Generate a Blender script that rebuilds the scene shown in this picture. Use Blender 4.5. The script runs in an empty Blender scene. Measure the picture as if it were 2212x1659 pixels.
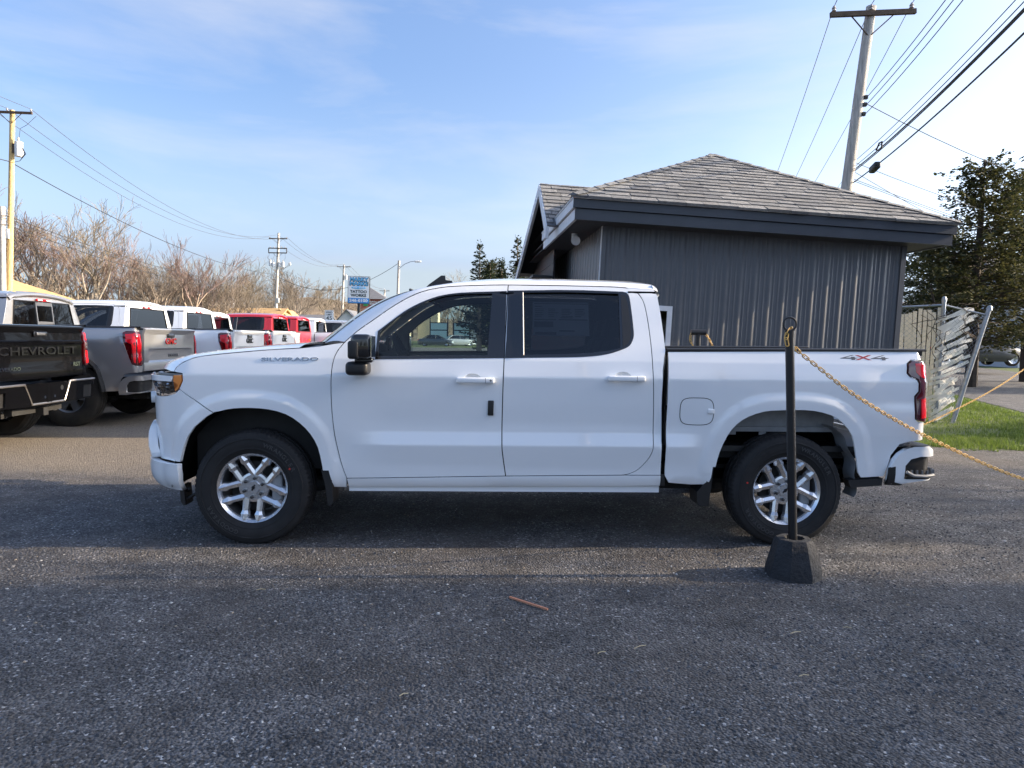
import bpy, math, random
from mathutils import Vector, Matrix, Quaternion
from mathutils.geometry import delaunay_2d_cdt
R = math.radians
PI = math.pi
sc = bpy.context.scene
COL = sc.collection
random.seed(7)

# ---------------------------------------------------------------- camera
cd = bpy.data.cameras.new('camera')
cam = bpy.data.objects.new('camera', cd)
COL.objects.link(cam)
sc.camera = cam
cd.sensor_fit = 'HORIZONTAL'
cd.sensor_width = 36.0
cd.lens = 1533.0 / 2212.0 * 36.0
cd.clip_start = 0.05
cd.clip_end = 5000
YAW, PITCH, ROLL = 0.03205913, -0.06257531, 0.01196857
_f = Vector((math.sin(YAW) * math.cos(PITCH), math.cos(YAW) * math.cos(PITCH), math.sin(PITCH)))
_r = Vector((math.cos(YAW), -math.sin(YAW), 0))
_u = _r.cross(_f)
_r2 = _r * math.cos(ROLL) + _u * math.sin(ROLL)
_u2 = -_r * math.sin(ROLL) + _u * math.cos(ROLL)
cam.matrix_world = Matrix(((_r2.x, _u2.x, -_f.x, 1.63147), (_r2.y, _u2.y, -_f.y, -5.88458),
                           (_r2.z, _u2.z, -_f.z, 1.44423), (0, 0, 0, 1)))

# ---------------------------------------------------------------- world, sun, exposure
SUN_EL, SUN_AZ = R(20.0), R(0.9)      # azimuth measured from +x towards +y
world = bpy.data.worlds.new('World')
sc.world = world
world.use_nodes = True
wt = world.node_tree
wt.nodes.clear()
wo = wt.nodes.new('ShaderNodeOutputWorld')
bg = wt.nodes.new('ShaderNodeBackground')
sky = wt.nodes.new('ShaderNodeTexSky')
sky.sky_type = 'NISHITA'
sky.sun_disc = False
sky.sun_elevation = SUN_EL
sky.sun_rotation = PI / 2 - SUN_AZ
sky.altitude = 100
sky.air_density = 0.85
sky.dust_density = 6.2
sky.ozone_density = 4.0
bg.inputs['Strength'].default_value = 0.15
# thin high cloud, the same all round the sky
tc = wt.nodes.new('ShaderNodeTexCoord')
mp = wt.nodes.new('ShaderNodeMapping')
mp.inputs['Scale'].default_value = (1.0, 1.0, 4.5)
mp.inputs['Rotation'].default_value = (0.05, 0.12, 0.3)
nz = wt.nodes.new('ShaderNodeTexNoise')
nz.inputs['Scale'].default_value = 2.3
nz.inputs['Detail'].default_value = 8
nz.inputs['Roughness'].default_value = 0.55
nz.inputs['Distortion'].default_value = 0.35
cr = wt.nodes.new('ShaderNodeValToRGB')
cr.color_ramp.elements[0].position = 0.46
cr.color_ramp.elements[1].position = 0.80
cr.color_ramp.elements[0].color = (0, 0, 0, 1)
cr.color_ramp.elements[1].color = (1, 1, 1, 1)
mx = wt.nodes.new('ShaderNodeMix')
mx.data_type = 'RGBA'
mm = wt.nodes.new('ShaderNodeMath')
mm.operation = 'MULTIPLY'
mm.inputs[1].default_value = 0.55
cl = wt.nodes.new('ShaderNodeMix')
cl.data_type = 'RGBA'
cl.inputs['Factor'].default_value = 1.0
cl.blend_type = 'ADD'
wt.links.new(tc.outputs['Generated'], mp.inputs['Vector'])
wt.links.new(mp.outputs['Vector'], nz.inputs['Vector'])
wt.links.new(nz.outputs['Fac'], cr.inputs['Fac'])
wt.links.new(cr.outputs['Color'], mm.inputs[0])
wt.links.new(mm.outputs[0], mx.inputs['Factor'])
wt.links.new(sky.outputs['Color'], mx.inputs['A'])
mx.inputs['B'].default_value = (2.3, 2.3, 2.42, 1)
sx = wt.nodes.new('ShaderNodeSeparateXYZ')
wt.links.new(tc.outputs['Generated'], sx.inputs[0])
hr = wt.nodes.new('ShaderNodeMapRange')
hr.interpolation_type = 'SMOOTHSTEP'
hr.inputs['From Min'].default_value = -0.05
hr.inputs['From Max'].default_value = 0.36
hr.inputs['To Min'].default_value = 0.95
hr.inputs['To Max'].default_value = 0.0
wt.links.new(sx.outputs['Z'], hr.inputs['Value'])
hz = wt.nodes.new('ShaderNodeMix')
hz.data_type = 'RGBA'
wt.links.new(hr.outputs[0], hz.inputs['Factor'])
wt.links.new(mx.outputs['Result'], hz.inputs['A'])
bw = wt.nodes.new('ShaderNodeRGBToBW')
wt.links.new(sky.outputs['Color'], bw.inputs[0])
tn = wt.nodes.new('ShaderNodeMix')
tn.data_type = 'RGBA'
tn.blend_type = 'MULTIPLY'
tn.inputs['Factor'].default_value = 1.0
tn.inputs['B'].default_value = (1.35, 1.66, 2.1, 1)
wt.links.new(bw.outputs[0], tn.inputs['A'])
lt = wt.nodes.new('ShaderNodeMix')
lt.data_type = 'RGBA'
lt.blend_type = 'LIGHTEN'
lt.inputs['Factor'].default_value = 1.0
lt.inputs['B'].default_value = (1.70, 2.02, 2.30, 1)
wt.links.new(tn.outputs['Result'], lt.inputs['A'])
wt.links.new(lt.outputs['Result'], hz.inputs['B'])
wt.links.new(hz.outputs['Result'], bg.inputs['Color'])
wt.links.new(bg.outputs['Background'], wo.inputs['Surface'])

sd = bpy.data.lights.new('sun', 'SUN')
sun = bpy.data.objects.new('sun', sd)
COL.objects.link(sun)
sd.energy = 4.2
sd.angle = R(0.6)
sd.color = (1.0, 0.80, 0.56)
SUN_DIR = Vector((math.cos(SUN_AZ) * math.cos(SUN_EL), math.sin(SUN_AZ) * math.cos(SUN_EL), math.sin(SUN_EL)))
sun.rotation_mode = 'QUATERNION'
sun.rotation_quaternion = SUN_DIR.to_track_quat('Z', 'Y')
sun.location = (30, -4, 20)

sc.view_settings.view_transform = 'Standard'
sc.view_settings.look = 'None'
sc.view_settings.exposure = 1.46
sc.view_settings.gamma = 1.0
sc.view_settings.use_curve_mapping = False
sc.cycles.max_bounces = 8
sc.cycles.transparent_max_bounces = 24

# ---------------------------------------------------------------- helpers
def tag(o, label=None, cat=None, group=None, kind=None):
    if label: o['label'] = label
    if cat: o['category'] = cat
    if group: o['group'] = group
    if kind: o['kind'] = kind
    return o

def empty(name, loc=(0, 0, 0), rz=0.0, tilt=0.0):
    o = bpy.data.objects.new(name, None)
    COL.objects.link(o)
    o.empty_display_size = 0.2
    o.location = loc
    o.rotation_euler = (0, tilt, rz)
    return o

def obj(name, me, parent=None, loc=None, rot=None, scale=None):
    o = bpy.data.objects.new(name, me)
    COL.objects.link(o)
    if parent is not None: o.parent = parent
    if loc is not None: o.location = loc
    if rot is not None: o.rotation_euler = rot
    if scale is not None: o.scale = scale
    return o

def copy_tree(o, parent=None):
    c = o.copy()
    COL.objects.link(c)
    c.parent = parent
    for ch in o.children: copy_tree(ch, c)
    return c

def mesh(name, v, f, m, smooth=True, angle=35, normals=None):
    me = bpy.data.meshes.new(name)
    me.from_pydata([tuple(p) for p in v], [], f)
    if m is not None: me.materials.append(m)
    if smooth:
        me.polygons.foreach_set('use_smooth', [True] * len(me.polygons))
        if normals is not None:
            me.update()
            me.normals_split_custom_set_from_vertices(normals)
        elif angle is not None and angle < 180:
            me.set_sharp_from_angle(angle=R(angle))
    me.update()
    return me

class MB:
    def __init__(s): s.v = []; s.f = []
    def add(s, v, f):
        n = len(s.v); s.v += [tuple(p) for p in v]; s.f += [tuple(i + n for i in q) for q in f]; return s
    def box(s, c, d, rot=None):
        hx, hy, hz = d[0] / 2, d[1] / 2, d[2] / 2
        v = [Vector((x, y, z)) for x in (-hx, hx) for y in (-hy, hy) for z in (-hz, hz)]
        if rot is not None: v = [rot @ p for p in v]
        c = Vector(c)
        return s.add([p + c for p in v], [(0, 1, 3, 2), (4, 6, 7, 5), (0, 4, 5, 1), (2, 3, 7, 6), (0, 2, 6, 4), (1, 5, 7, 3)])
    def lohi(s, a, b):
        return s.box(((a[0] + b[0]) / 2, (a[1] + b[1]) / 2, (a[2] + b[2]) / 2), (abs(b[0] - a[0]), abs(b[1] - a[1]), abs(b[2] - a[2])))
    def rbox(s, c, d, r, n=3, rot=None):
        # rounded box
        v = []; f = []; idx = {}
        h = [x / 2 for x in d]; inner = [max(x - r, 1e-5) for x in h]
        ts = [-1 + 2 * i / (2 * n + 1) for i in range(2 * n + 2)]
        def coord(i, a):
            k = n
            if i <= k: return -inner[a] , -(1 - i / (k + .0))
            return inner[a], (i - k - 1) / (k + .0)
        def vid(i, j, k):
            key = (i, j, k)
            if key in idx: return idx[key]
            b = []; dr = []
            for a, q in enumerate((i, j, k)):
                p, t = coord(q, a); b.append(p); dr.append(t)
            dv = Vector(dr)
            m = max(abs(x) for x in dr)
            if dv.length > 0: dv = dv.normalized() * r
            p = Vector(b) + dv
            if rot is not None: p = rot @ p
            idx[key] = len(v); v.append(p + Vector(c)); return idx[key]
        N = 2 * n + 1
        for a in range(3):
            for side in (0, N):
                for i in range(N):
                    for j in range(N):
                        q = []
                        for (di, dj) in ((0, 0), (1, 0), (1, 1), (0, 1)):
                            t = [0, 0, 0]; t[a] = side; t[(a + 1) % 3] = i + di; t[(a + 2) % 3] = j + dj
                            q.append(vid(*t))
                        f.append(tuple(q if side else q[::-1]))
        return s.add(v, f)
    def cyl(s, p0, p1, r0, r1=None, n=12, caps=True):
        if r1 is None: r1 = r0
        p0 = Vector(p0); p1 = Vector(p1); d = (p1 - p0)
        if d.length < 1e-9: return s
        q = d.to_track_quat('Z', 'Y'); v = []; f = []
        for i in range(n):
            a = 2 * PI * i / n; e = q @ Vector((math.cos(a), math.sin(a), 0))
            v.append(p0 + e * r0); v.append(p1 + e * r1)
        for i in range(n):
            j = (i + 1) % n; f.append((2 * i, 2 * j, 2 * j + 1, 2 * i + 1))
        if caps:
            f.append(tuple(2 * i for i in range(n))[::-1]); f.append(tuple(2 * i + 1 for i in range(n)))
        return s.add(v, f)
    def tube(s, pts, r, n=6, closed=False, caps=True):
        pts = [Vector(p) for p in pts]; m = len(pts); v = []; f = []
        rr = r if isinstance(r, (list, tuple)) else [r] * m
        prev = None
        for i, p in enumerate(pts):
            if closed: t = pts[(i + 1) % m] - pts[i - 1]
            else: t = pts[min(i + 1, m - 1)] - pts[max(i - 1, 0)]
            t = t.normalized() if t.length > 1e-9 else Vector((0, 0, 1))
            if prev is None:
                ref = Vector((0, 0, 1)) if abs(t.z) < .9 else Vector((1, 0, 0))
                a = t.cross(ref).normalized()
            else:
                a = (prev - t * prev.dot(t)); a = a.normalized() if a.length > 1e-9 else prev
            prev = a; b = t.cross(a)
            for k in range(n):
                w = 2 * PI * k / n; v.append(p + (a * math.cos(w) + b * math.sin(w)) * rr[i])
        for i in range(m if closed else m - 1):
            i2 = (i + 1) % m
            for k in range(n):
                k2 = (k + 1) % n; f.append((i * n + k, i * n + k2, i2 * n + k2, i2 * n + k))
        if caps and not closed:
            f.append(tuple(range(n))[::-1]); f.append(tuple((m - 1) * n + k for k in range(n)))
        return s.add(v, f)
    def lathe(s, prof, c=(0, 0, 0), axis='y', n=48, mod=None, a0=0, a1=2 * PI):
        # prof: (r, h) pairs; axis direction h
        full = abs(a1 - a0 - 2 * PI) < 1e-6
        m = n if full else n + 1; v = []; f = []
        for i in range(m):
            a = a0 + (a1 - a0) * i / n
            for k, (r, h) in enumerate(prof):
                rr = r if mod is None else mod(i, k, r)
                x, y = rr * math.cos(a), rr * math.sin(a)
                p = {'y': (x, h, y), 'z': (x, y, h), 'x': (h, x, y)}[axis]
                v.append((p[0] + c[0], p[1] + c[1], p[2] + c[2]))
        L = len(prof)
        for i in range(n):
            j = (i + 1) % m
            for k in range(L - 1):
                f.append((i * L + k, i * L + k + 1, j * L + k + 1, j * L + k))
        return s.add(v, f)
    def grid(s, fn, nu, nv):
        v = [fn(i / nu, j / nv) for i in range(nu + 1) for j in range(nv + 1)]
        f = [(i * (nv + 1) + j, (i + 1) * (nv + 1) + j, (i + 1) * (nv + 1) + j + 1, i * (nv + 1) + j + 1) for i in range(nu) for j in range(nv)]
        return s.add(v, f)
    def prism(s, poly, a, b, axis='y'):
        # poly: list of 2d points; extruded along axis from a to b (convex or simple: n-gon caps)
        def P(p, h):
            return {'y': (p[0], h, p[1]), 'x': (h, p[0], p[1]), 'z': (p[0], p[1], h)}[axis]
        n = len(poly)
        v = [P(p, a) for p in poly] + [P(p, b) for p in poly]
        f = [tuple(range(n)), tuple(range(2 * n - 1, n - 1, -1))] + [(i, i + n, (i + 1) % n + n, (i + 1) % n) for i in range(n)]
        return s.add(v, f)
    def build(s, name, m, parent=None, smooth=True, angle=35, **k):
        return obj(name, mesh(name, s.v, s.f, m, smooth, angle), parent, **k)

def cat(pts, n=6, closed=False):
    # catmull-rom through 2d/3d points
    out = []; P = [tuple(p) for p in pts]; m = len(P)
    if m < 3: return P
    for i in range(m if closed else m - 1):
        if closed: a, b, c, d = P[i - 1], P[i], P[(i + 1) % m], P[(i + 2) % m]
        else: a, b, c, d = P[max(i - 1, 0)], P[i], P[i + 1], P[min(i + 2, m - 1)]
        for k in range(n):
            t = k / n
            out.append(tuple(.5 * (2 * q + (r - p) * t + (2 * p - 5 * q + 4 * r - s) * t * t + (-p + 3 * q - 3 * r + s) * t ** 3) for p, q, r, s in zip(a, b, c, d)))
    if not closed: out.append(P[-1])
    return out

def lerp(a, b, t): return a + (b - a) * t
def sstep(a, b, x):
    t = min(1, max(0, (x - a) / (b - a))); return t * t * (3 - 2 * t)
def interp(x, X, Y):
    if x <= X[0]: return Y[0]
    for i in range(1, len(X)):
        if x <= X[i]:
            return Y[i - 1] + (Y[i] - Y[i - 1]) * (x - X[i - 1]) / (X[i] - X[i - 1])
    return Y[-1]

_fontcache = {}
def text_mesh(txt, size, depth, m, xs=1.0, bold=0.0, align='CENTER', spacing=1.0, width=None):
    cu = bpy.data.curves.new('t', 'FONT')
    cu.body = txt; cu.size = size; cu.extrude = depth / 2; cu.align_x = align; cu.align_y = 'CENTER'
    cu.offset = bold; cu.space_character = spacing; cu.resolution_u = 3
    o = bpy.data.objects.new('t', cu); COL.objects.link(o)
    dg = bpy.context.evaluated_depsgraph_get(); dg.update()
    me = bpy.data.meshes.new_from_object(o.evaluated_get(dg))
    bpy.data.objects.remove(o); bpy.data.curves.remove(cu)
    me.name = 'lettering'
    if width:
        xv = [v.co.x for v in me.vertices]; xs = width / (max(xv) - min(xv))
    if xs != 1.0:
        for v in me.vertices: v.co.x *= xs
    me.materials.clear(); me.materials.append(m)
    return me

# ---------------------------------------------------------------- materials
def newmat(name):
    m = bpy.data.materials.new(name); m.use_nodes = True
    return m, m.node_tree, m.node_tree.nodes['Principled BSDF']

def N(nt, t, **k):
    n = nt.nodes.new(t)
    for a, b in k.items():
        if a in n.inputs.keys(): n.inputs[a].default_value = b
        else: setattr(n, a, b)
    return n

def mat(name, col, rough=.5, metal=0., coat=0., spec=.5, var=0., vscale=8., bump=0., bscale=60., detail=5, stretch=None, col2=None, coords='Object', emit=None, flake=0.):
    m, nt, b = newmat(name)
    b.inputs['Roughness'].default_value = rough
    b.inputs['Metallic'].default_value = metal
    b.inputs['Coat Weight'].default_value = coat
    b.inputs['Coat Roughness'].default_value = .02
    b.inputs['Coat IOR'].default_value = 1.65
    b.inputs['Specular IOR Level'].default_value = spec
    b.inputs['Base Color'].default_value = (*col, 1)
    if var or bump or col2:
        t = N(nt, 'ShaderNodeTexCoord'); mpn = N(nt, 'ShaderNodeMapping')
        nt.links.new(t.outputs[coords], mpn.inputs['Vector'])
        if stretch: mpn.inputs['Scale'].default_value = stretch
    if var or col2:
        n = N(nt, 'ShaderNodeTexNoise', Scale=vscale, Detail=float(detail), Roughness=.6)
        nt.links.new(mpn.outputs[0], n.inputs['Vector'])
        r = N(nt, 'ShaderNodeValToRGB')
        c2 = col2 or tuple(min(1, c * (1 + var)) for c in col)
        c1 = tuple(c * (1 - var) for c in col)
        r.color_ramp.elements[0].position = .32; r.color_ramp.elements[1].position = .68
        r.color_ramp.elements[0].color = (*c1, 1); r.color_ramp.elements[1].color = (*c2, 1)
        nt.links.new(n.outputs['Fac'], r.inputs['Fac'])
        nt.links.new(r.outputs['Color'], b.inputs['Base Color'])
    if bump:
        n2 = N(nt, 'ShaderNodeTexNoise', Scale=bscale, Detail=4., Roughness=.6)
        nt.links.new(mpn.outputs[0], n2.inputs['Vector'])
        bp = N(nt, 'ShaderNodeBump', Strength=bump, Distance=.02)
        nt.links.new(n2.outputs['Fac'], bp.inputs['Height'])
        nt.links.new(bp.outputs['Normal'], b.inputs['Normal'])
    if emit:
        b.inputs['Emission Color'].default_value = (*col, 1); b.inputs['Emission Strength'].default_value = emit
    return m

def glass(name, tint, rough=.0, refl=1.0, ior=1.5):
    m = bpy.data.materials.new(name); m.use_nodes = True; nt = m.node_tree; nt.nodes.clear()
    o = N(nt, 'ShaderNodeOutputMaterial'); mixn = N(nt, 'ShaderNodeMixShader')
    tr = N(nt, 'ShaderNodeBsdfTransparent', Color=(*tint, 1)); gl = N(nt, 'ShaderNodeBsdfGlossy', Roughness=rough, Color=(refl, refl, refl, 1))
    fr = N(nt, 'ShaderNodeFresnel', IOR=ior)
    nt.links.new(fr.outputs[0], mixn.inputs[0]); nt.links.new(tr.outputs[0], mixn.inputs[1]); nt.links.new(gl.outputs[0], mixn.inputs[2])
    nt.links.new(mixn.outputs[0], o.inputs['Surface'])
    return m

M = {}
M['white_paint'] = mat('white_paint', (.86, .885, .905), .3, coat=1, var=.012, vscale=2)
M['black_paint'] = mat('black_paint', (.0025, .0025, .003), .12, coat=.25, spec=.08)
M['silver_paint'] = mat('silver_paint', (.36, .365, .375), .34, metal=.55, coat=1)
M['red_paint'] = mat('red_paint', (.50, .012, .02), .28, coat=1)
M['grey_paint'] = mat('grey_paint', (.09, .10, .11), .3, metal=.6, coat=1)
M['pale_paint'] = mat('pale_paint', (.52, .53, .55), .3, metal=.4, coat=1)
M['dark_blue_paint'] = mat('dark_blue_paint', (.016, .018, .022), .3, coat=.5)
M['gloss_black'] = mat('gloss_black', (.008, .008, .009), .12, coat=.6)
M['trim_black'] = mat('trim_black', (.012, .012, .013), .45, bump=.08, bscale=400)
M['satin_black'] = mat('satin_black', (.016, .017, .019), .35)
M['rubber'] = mat('rubber', (.018, .018, .019), .75, spec=.35, var=.25, vscale=7, bump=.15, bscale=120)
M['tread'] = mat('tread', (.022, .021, .020), .85, spec=.3, col2=(.045, .038, .03), vscale=5, bump=.3, bscale=90)
M['void'] = mat('void', (.006, .006, .006), .9, spec=.1)
M['chassis'] = mat('chassis', (.012, .012, .012), .7, var=.4, vscale=6)
M['alloy'] = mat('alloy', (.68, .69, .71), .26, metal=.86, bump=.03, bscale=500)
M['barrel'] = mat('barrel', (.10, .102, .108), .45, metal=.6)
M['tyre_mark'] = mat('tyre_mark', (.045, .045, .047), .7)
M['alloy_dark'] = mat('alloy_dark', (.26, .265, .275), .38, metal=.8)
M['chrome'] = mat('chrome', (.85, .85, .86), .06, metal=1)
M['steel'] = mat('steel', (.30, .29, .28), .4, metal=.9, var=.2, vscale=12)
M['glass_clear'] = glass('glass_clear', (.62, .70, .68))
M['glass_tint'] = glass('glass_tint', (.26, .28, .30), refl=.9, ior=1.6)
M['glass_screen'] = glass('glass_screen', (.55, .63, .62))
M['lamp_clear'] = glass('lamp_clear', (.85, .87, .9))
M['lamp_red'] = mat('lamp_red', (.46, .004, .010), .08, coat=.35)
M['lamp_dark_red'] = mat('lamp_dark_red', (.07, .002, .004), .08, coat=1)
M['lamp_bright_red'] = mat('lamp_bright_red', (.66, .006, .014), .12, coat=.35)
M['lamp_amber'] = mat('lamp_amber', (.85, .25, .03), .15, coat=1)
M['seat'] = mat('seat', (.022, .023, .026), .75, bump=.2, bscale=200)
M['dash'] = mat('dash', (.02, .021, .024), .55)
M['headliner'] = mat('headliner', (.10, .105, .11), .9)
M['liner_grey'] = mat('liner_grey', (.24, .25, .26), .5, var=.15, vscale=10)
M['emblem_grey'] = mat('emblem_grey', (.35, .37, .40), .25, metal=.8)
M['emblem_dark'] = mat('emblem_dark', (.03, .03, .033), .25, metal=.5)
M['decal_grey'] = mat('decal_grey', (.10, .105, .115), .4)
M['decal_red'] = mat('decal_red', (.45, .03, .03), .4)
M['paper'] = mat('paper', (.55, .56, .57), .8)
M['paper_ink'] = mat('paper_ink', (.16, .17, .19), .8)
M['red_dot'] = mat('red_dot', (.6, .03, .02), .6)
# ================================================================ ground, lot, roads
def gz(y): return .006 * max(0., min(y, 130.) - 8.)

def asphalt(name, dark, light, stone, scale, dust, dustamt, beige=None, white=.985):
    m, nt, b = newmat(name); L = nt.links.new
    t = N(nt, 'ShaderNodeTexCoord')
    v = N(nt, 'ShaderNodeTexVoronoi', Scale=scale); L(t.outputs['Object'], v.inputs['Vector'])
    sx = N(nt, 'ShaderNodeSeparateColor'); L(v.outputs['Color'], sx.inputs[0])
    r = N(nt, 'ShaderNodeValToRGB'); cr = r.color_ramp
    cr.elements[0].position = 0; cr.elements[0].color = (*dark, 1)
    cr.elements[1].position = .75; cr.elements[1].color = (*light, 1)
    e = cr.elements.new(white - .03); e.color = (*[c * 1.25 for c in light], 1)
    e = cr.elements.new(white); e.color = (*stone, 1)
    L(sx.outputs[0], r.inputs['Fac'])
    n = N(nt, 'ShaderNodeTexNoise', Scale=.9, Detail=6., Roughness=.62); L(t.outputs['Object'], n.inputs['Vector'])
    r2 = N(nt, 'ShaderNodeValToRGB'); r2.color_ramp.elements[0].position = .36; r2.color_ramp.elements[1].position = .70
    L(n.outputs['Fac'], r2.inputs['Fac'])
    mul = N(nt, 'ShaderNodeMath', operation='MULTIPLY'); L(r2.outputs['Color'], mul.inputs[0]); mul.inputs[1].default_value = dustamt
    mx = N(nt, 'ShaderNodeMix', data_type='RGBA'); L(mul.outputs[0], mx.inputs['Factor']); L(r.outputs['Color'], mx.inputs['A']); mx.inputs['B'].default_value = (*dust, 1)
    out = mx.outputs['Result']
    n3 = N(nt, 'ShaderNodeTexNoise', Scale=2.6, Detail=5., Roughness=.7); L(t.outputs['Object'], n3.inputs['Vector'])
    mr = N(nt, 'ShaderNodeMapRange'); L(n3.outputs['Fac'], mr.inputs['Value'])
    mr.inputs['From Min'].default_value = .3; mr.inputs['From Max'].default_value = .7; mr.inputs['To Min'].default_value = .6; mr.inputs['To Max'].default_value = 1.35
    hs = N(nt, 'ShaderNodeMix', data_type='RGBA', blend_type='MULTIPLY'); hs.inputs['Factor'].default_value = 1
    L(out, hs.inputs['A']); L(mr.outputs[0], hs.inputs['B']); out = hs.outputs['Result']
    if beige:
        # pale dusty gravel where the cars stand further back and towards the street
        sp = N(nt, 'ShaderNodeSeparateXYZ'); L(t.outputs['Object'], sp.inputs[0])
        wob = N(nt, 'ShaderNodeTexNoise', Scale=.6, Detail=5.); L(t.outputs['Object'], wob.inputs['Vector'])
        ad = N(nt, 'ShaderNodeMath', operation='MULTIPLY_ADD'); L(wob.outputs['Fac'], ad.inputs[0]); ad.inputs[1].default_value = 2.2; L(sp.outputs['Y'], ad.inputs[2])
        m2 = N(nt, 'ShaderNodeMapRange', interpolation_type='SMOOTHSTEP'); L(ad.outputs[0], m2.inputs['Value'])
        m2.inputs['From Min'].default_value = 1.9; m2.inputs['From Max'].default_value = 3.4; m2.inputs['To Max'].default_value = .85
        ax = N(nt, 'ShaderNodeMath', operation='MULTIPLY_ADD'); L(wob.outputs['Fac'], ax.inputs[0]); ax.inputs[1].default_value = 2.5; L(sp.outputs['X'], ax.inputs[2])
        m3 = N(nt, 'ShaderNodeMapRange', interpolation_type='SMOOTHSTEP'); L(ax.outputs[0], m3.inputs['Value'])
        m3.inputs['From Min'].default_value = 3.2; m3.inputs['From Max'].default_value = -.6; m3.inputs['To Min'].default_value = .12; m3.inputs['To Max'].default_value = 1.
        mf = N(nt, 'ShaderNodeMath', operation='MULTIPLY'); L(m2.outputs[0], mf.inputs[0]); L(m3.outputs[0], mf.inputs[1])
        bx = N(nt, 'ShaderNodeMix', data_type='RGBA', blend_type='MIX'); L(mf.outputs[0], bx.inputs['Factor']); L(out, bx.inputs['A'])
        r3 = N(nt, 'ShaderNodeValToRGB'); r3.color_ramp.elements[0].color = (*[c * .45 for c in beige], 1); r3.color_ramp.elements[1].color = (*[c * 1.35 for c in beige], 1)
        L(sx.outputs[1], r3.inputs['Fac']); L(r3.outputs['Color'], bx.inputs['B']); out = bx.outputs['Result']
    L(out, b.inputs['Base Color'])
    b.inputs['Roughness'].default_value = .88; b.inputs['Specular IOR Level'].default_value = .35
    v2 = N(nt, 'ShaderNodeTexVoronoi', Scale=scale * .8, feature='F1'); L(t.outputs['Object'], v2.inputs['Vector'])
    n4 = N(nt, 'ShaderNodeTexNoise', Scale=scale * .25, Detail=4.); L(t.outputs['Object'], n4.inputs['Vector'])
    am = N(nt, 'ShaderNodeMath', operation='MULTIPLY_ADD'); L(v2.outputs['Distance'], am.inputs[0]); am.inputs[1].default_value = -1.0; L(n4.outputs['Fac'], am.inputs[2])
    bp = N(nt, 'ShaderNodeBump', Strength=1.0, Distance=.014); L(am.outputs[0], bp.inputs['Height']); L(bp.outputs['Normal'], b.inputs['Normal'])
    return m

M['lot'] = asphalt('lot_gravel', (.026, .0265, .028), (.128, .128, .132), (.42, .42, .42), 92, (.115, .098, .084), .6, beige=(.225, .192, .152), white=.988)
M['road'] = asphalt('road_asphalt', (.06, .062, .066), (.13, .13, .135), (.2, .2, .2), 60, (.15, .14, .13), .4)
m, nt, b = newmat('grass_ground'); L = nt.links.new
t = N(nt, 'ShaderNodeTexCoord'); n1 = N(nt, 'ShaderNodeTexNoise', Scale=.35, Detail=8., Roughness=.65); n2 = N(nt, 'ShaderNodeTexNoise', Scale=9., Detail=6., Roughness=.7)
L(t.outputs['Object'], n1.inputs['Vector']); L(t.outputs['Object'], n2.inputs['Vector'])
ad = N(nt, 'ShaderNodeMath', operation='ADD'); L(n1.outputs['Fac'], ad.inputs[0]); L(n2.outputs['Fac'], ad.inputs[1])
hv = N(nt, 'ShaderNodeMath', operation='MULTIPLY'); L(ad.outputs[0], hv.inputs[0]); hv.inputs[1].default_value = .5
r = N(nt, 'ShaderNodeValToRGB'); cr = r.color_ramp
cr.elements[0].position = .36; cr.elements[0].color = (.075, .055, .03, 1); cr.elements[1].position = .64; cr.elements[1].color = (.085, .13, .03, 1)
e = cr.elements.new(.47); e.color = (.06, .085, .022, 1)
L(hv.outputs[0], r.inputs['Fac']); L(r.outputs['Color'], b.inputs['Base Color']); b.inputs['Roughness'].default_value = .95
bp = N(nt, 'ShaderNodeBump', Strength=.8, Distance=.04); L(n2.outputs['Fac'], bp.inputs['Height']); L(bp.outputs['Normal'], b.inputs['Normal'])
M['grass_ground'] = m

xs = [-900, -500, -250, -120, -60, -30, -12, 0, 12, 30, 60, 120, 250, 500, 900]
ys = [-600, -250, -100, -40, -10, 8, 20, 40, 60, 90, 130, 200, 400, 900, 1800]
g = MB().grid(lambda u, v: (xs[int(round(u * 14))], ys[int(round(v * 14))], gz(ys[int(round(v * 14))])), 14, 14)
tag(g.build('ground', M['grass_ground'], smooth=False), kind='structure')
# gravel lot: a long strip plus the apron towards the street; ragged edge against the lawn
rnd = random.Random(5)
b = MB()
def strip(pts_l, pts_r):
    n = len(pts_l); b.add([(x, y, gz(y) + .006) for x, y in pts_l] + [(x, y, gz(y) + .006) for x, y in pts_r], [(i, n + i, n + i + 1, i + 1) for i in range(n - 1)])
strip([(-90, y) for y in (-70, 3.4, 8, 20, 40)], [(7.4, y) for y in (-70, 3.4, 8, 20, 40)])
edge = [(7.4 + .12 * i, 3.85 - .34 * (.12 * i) * .55 + rnd.uniform(-.07, .07)) for i in range(50)] + [(14, 2.1), (40, -4)]
strip(edge, [(x, -70) for x, y in edge])
tag(b.build('parking_lot', M['lot'], smooth=False), kind='structure')
# side street running away on the right
d = Vector((.33, .944)).normalized(); nrm = Vector((d.y, -d.x)); p0 = Vector((13.2, 9.2))
def rp(t, w): q = p0 + d * t + nrm * w; return (q.x, q.y, gz(q.y) + .010)
b = MB().grid(lambda u, v: rp(lerp(-60, 160, u), lerp(0, 7.4, v)), 30, 2); tag(b.build('side_street', M['road'], smooth=False), kind='structure')
b = MB().grid(lambda u, v: (lerp(-160, 70, u), lerp(50, 76, v), gz(lerp(50, 76, v)) + .012), 6, 8); tag(b.build('main_road', M['road'], smooth=False), kind='structure')
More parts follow.
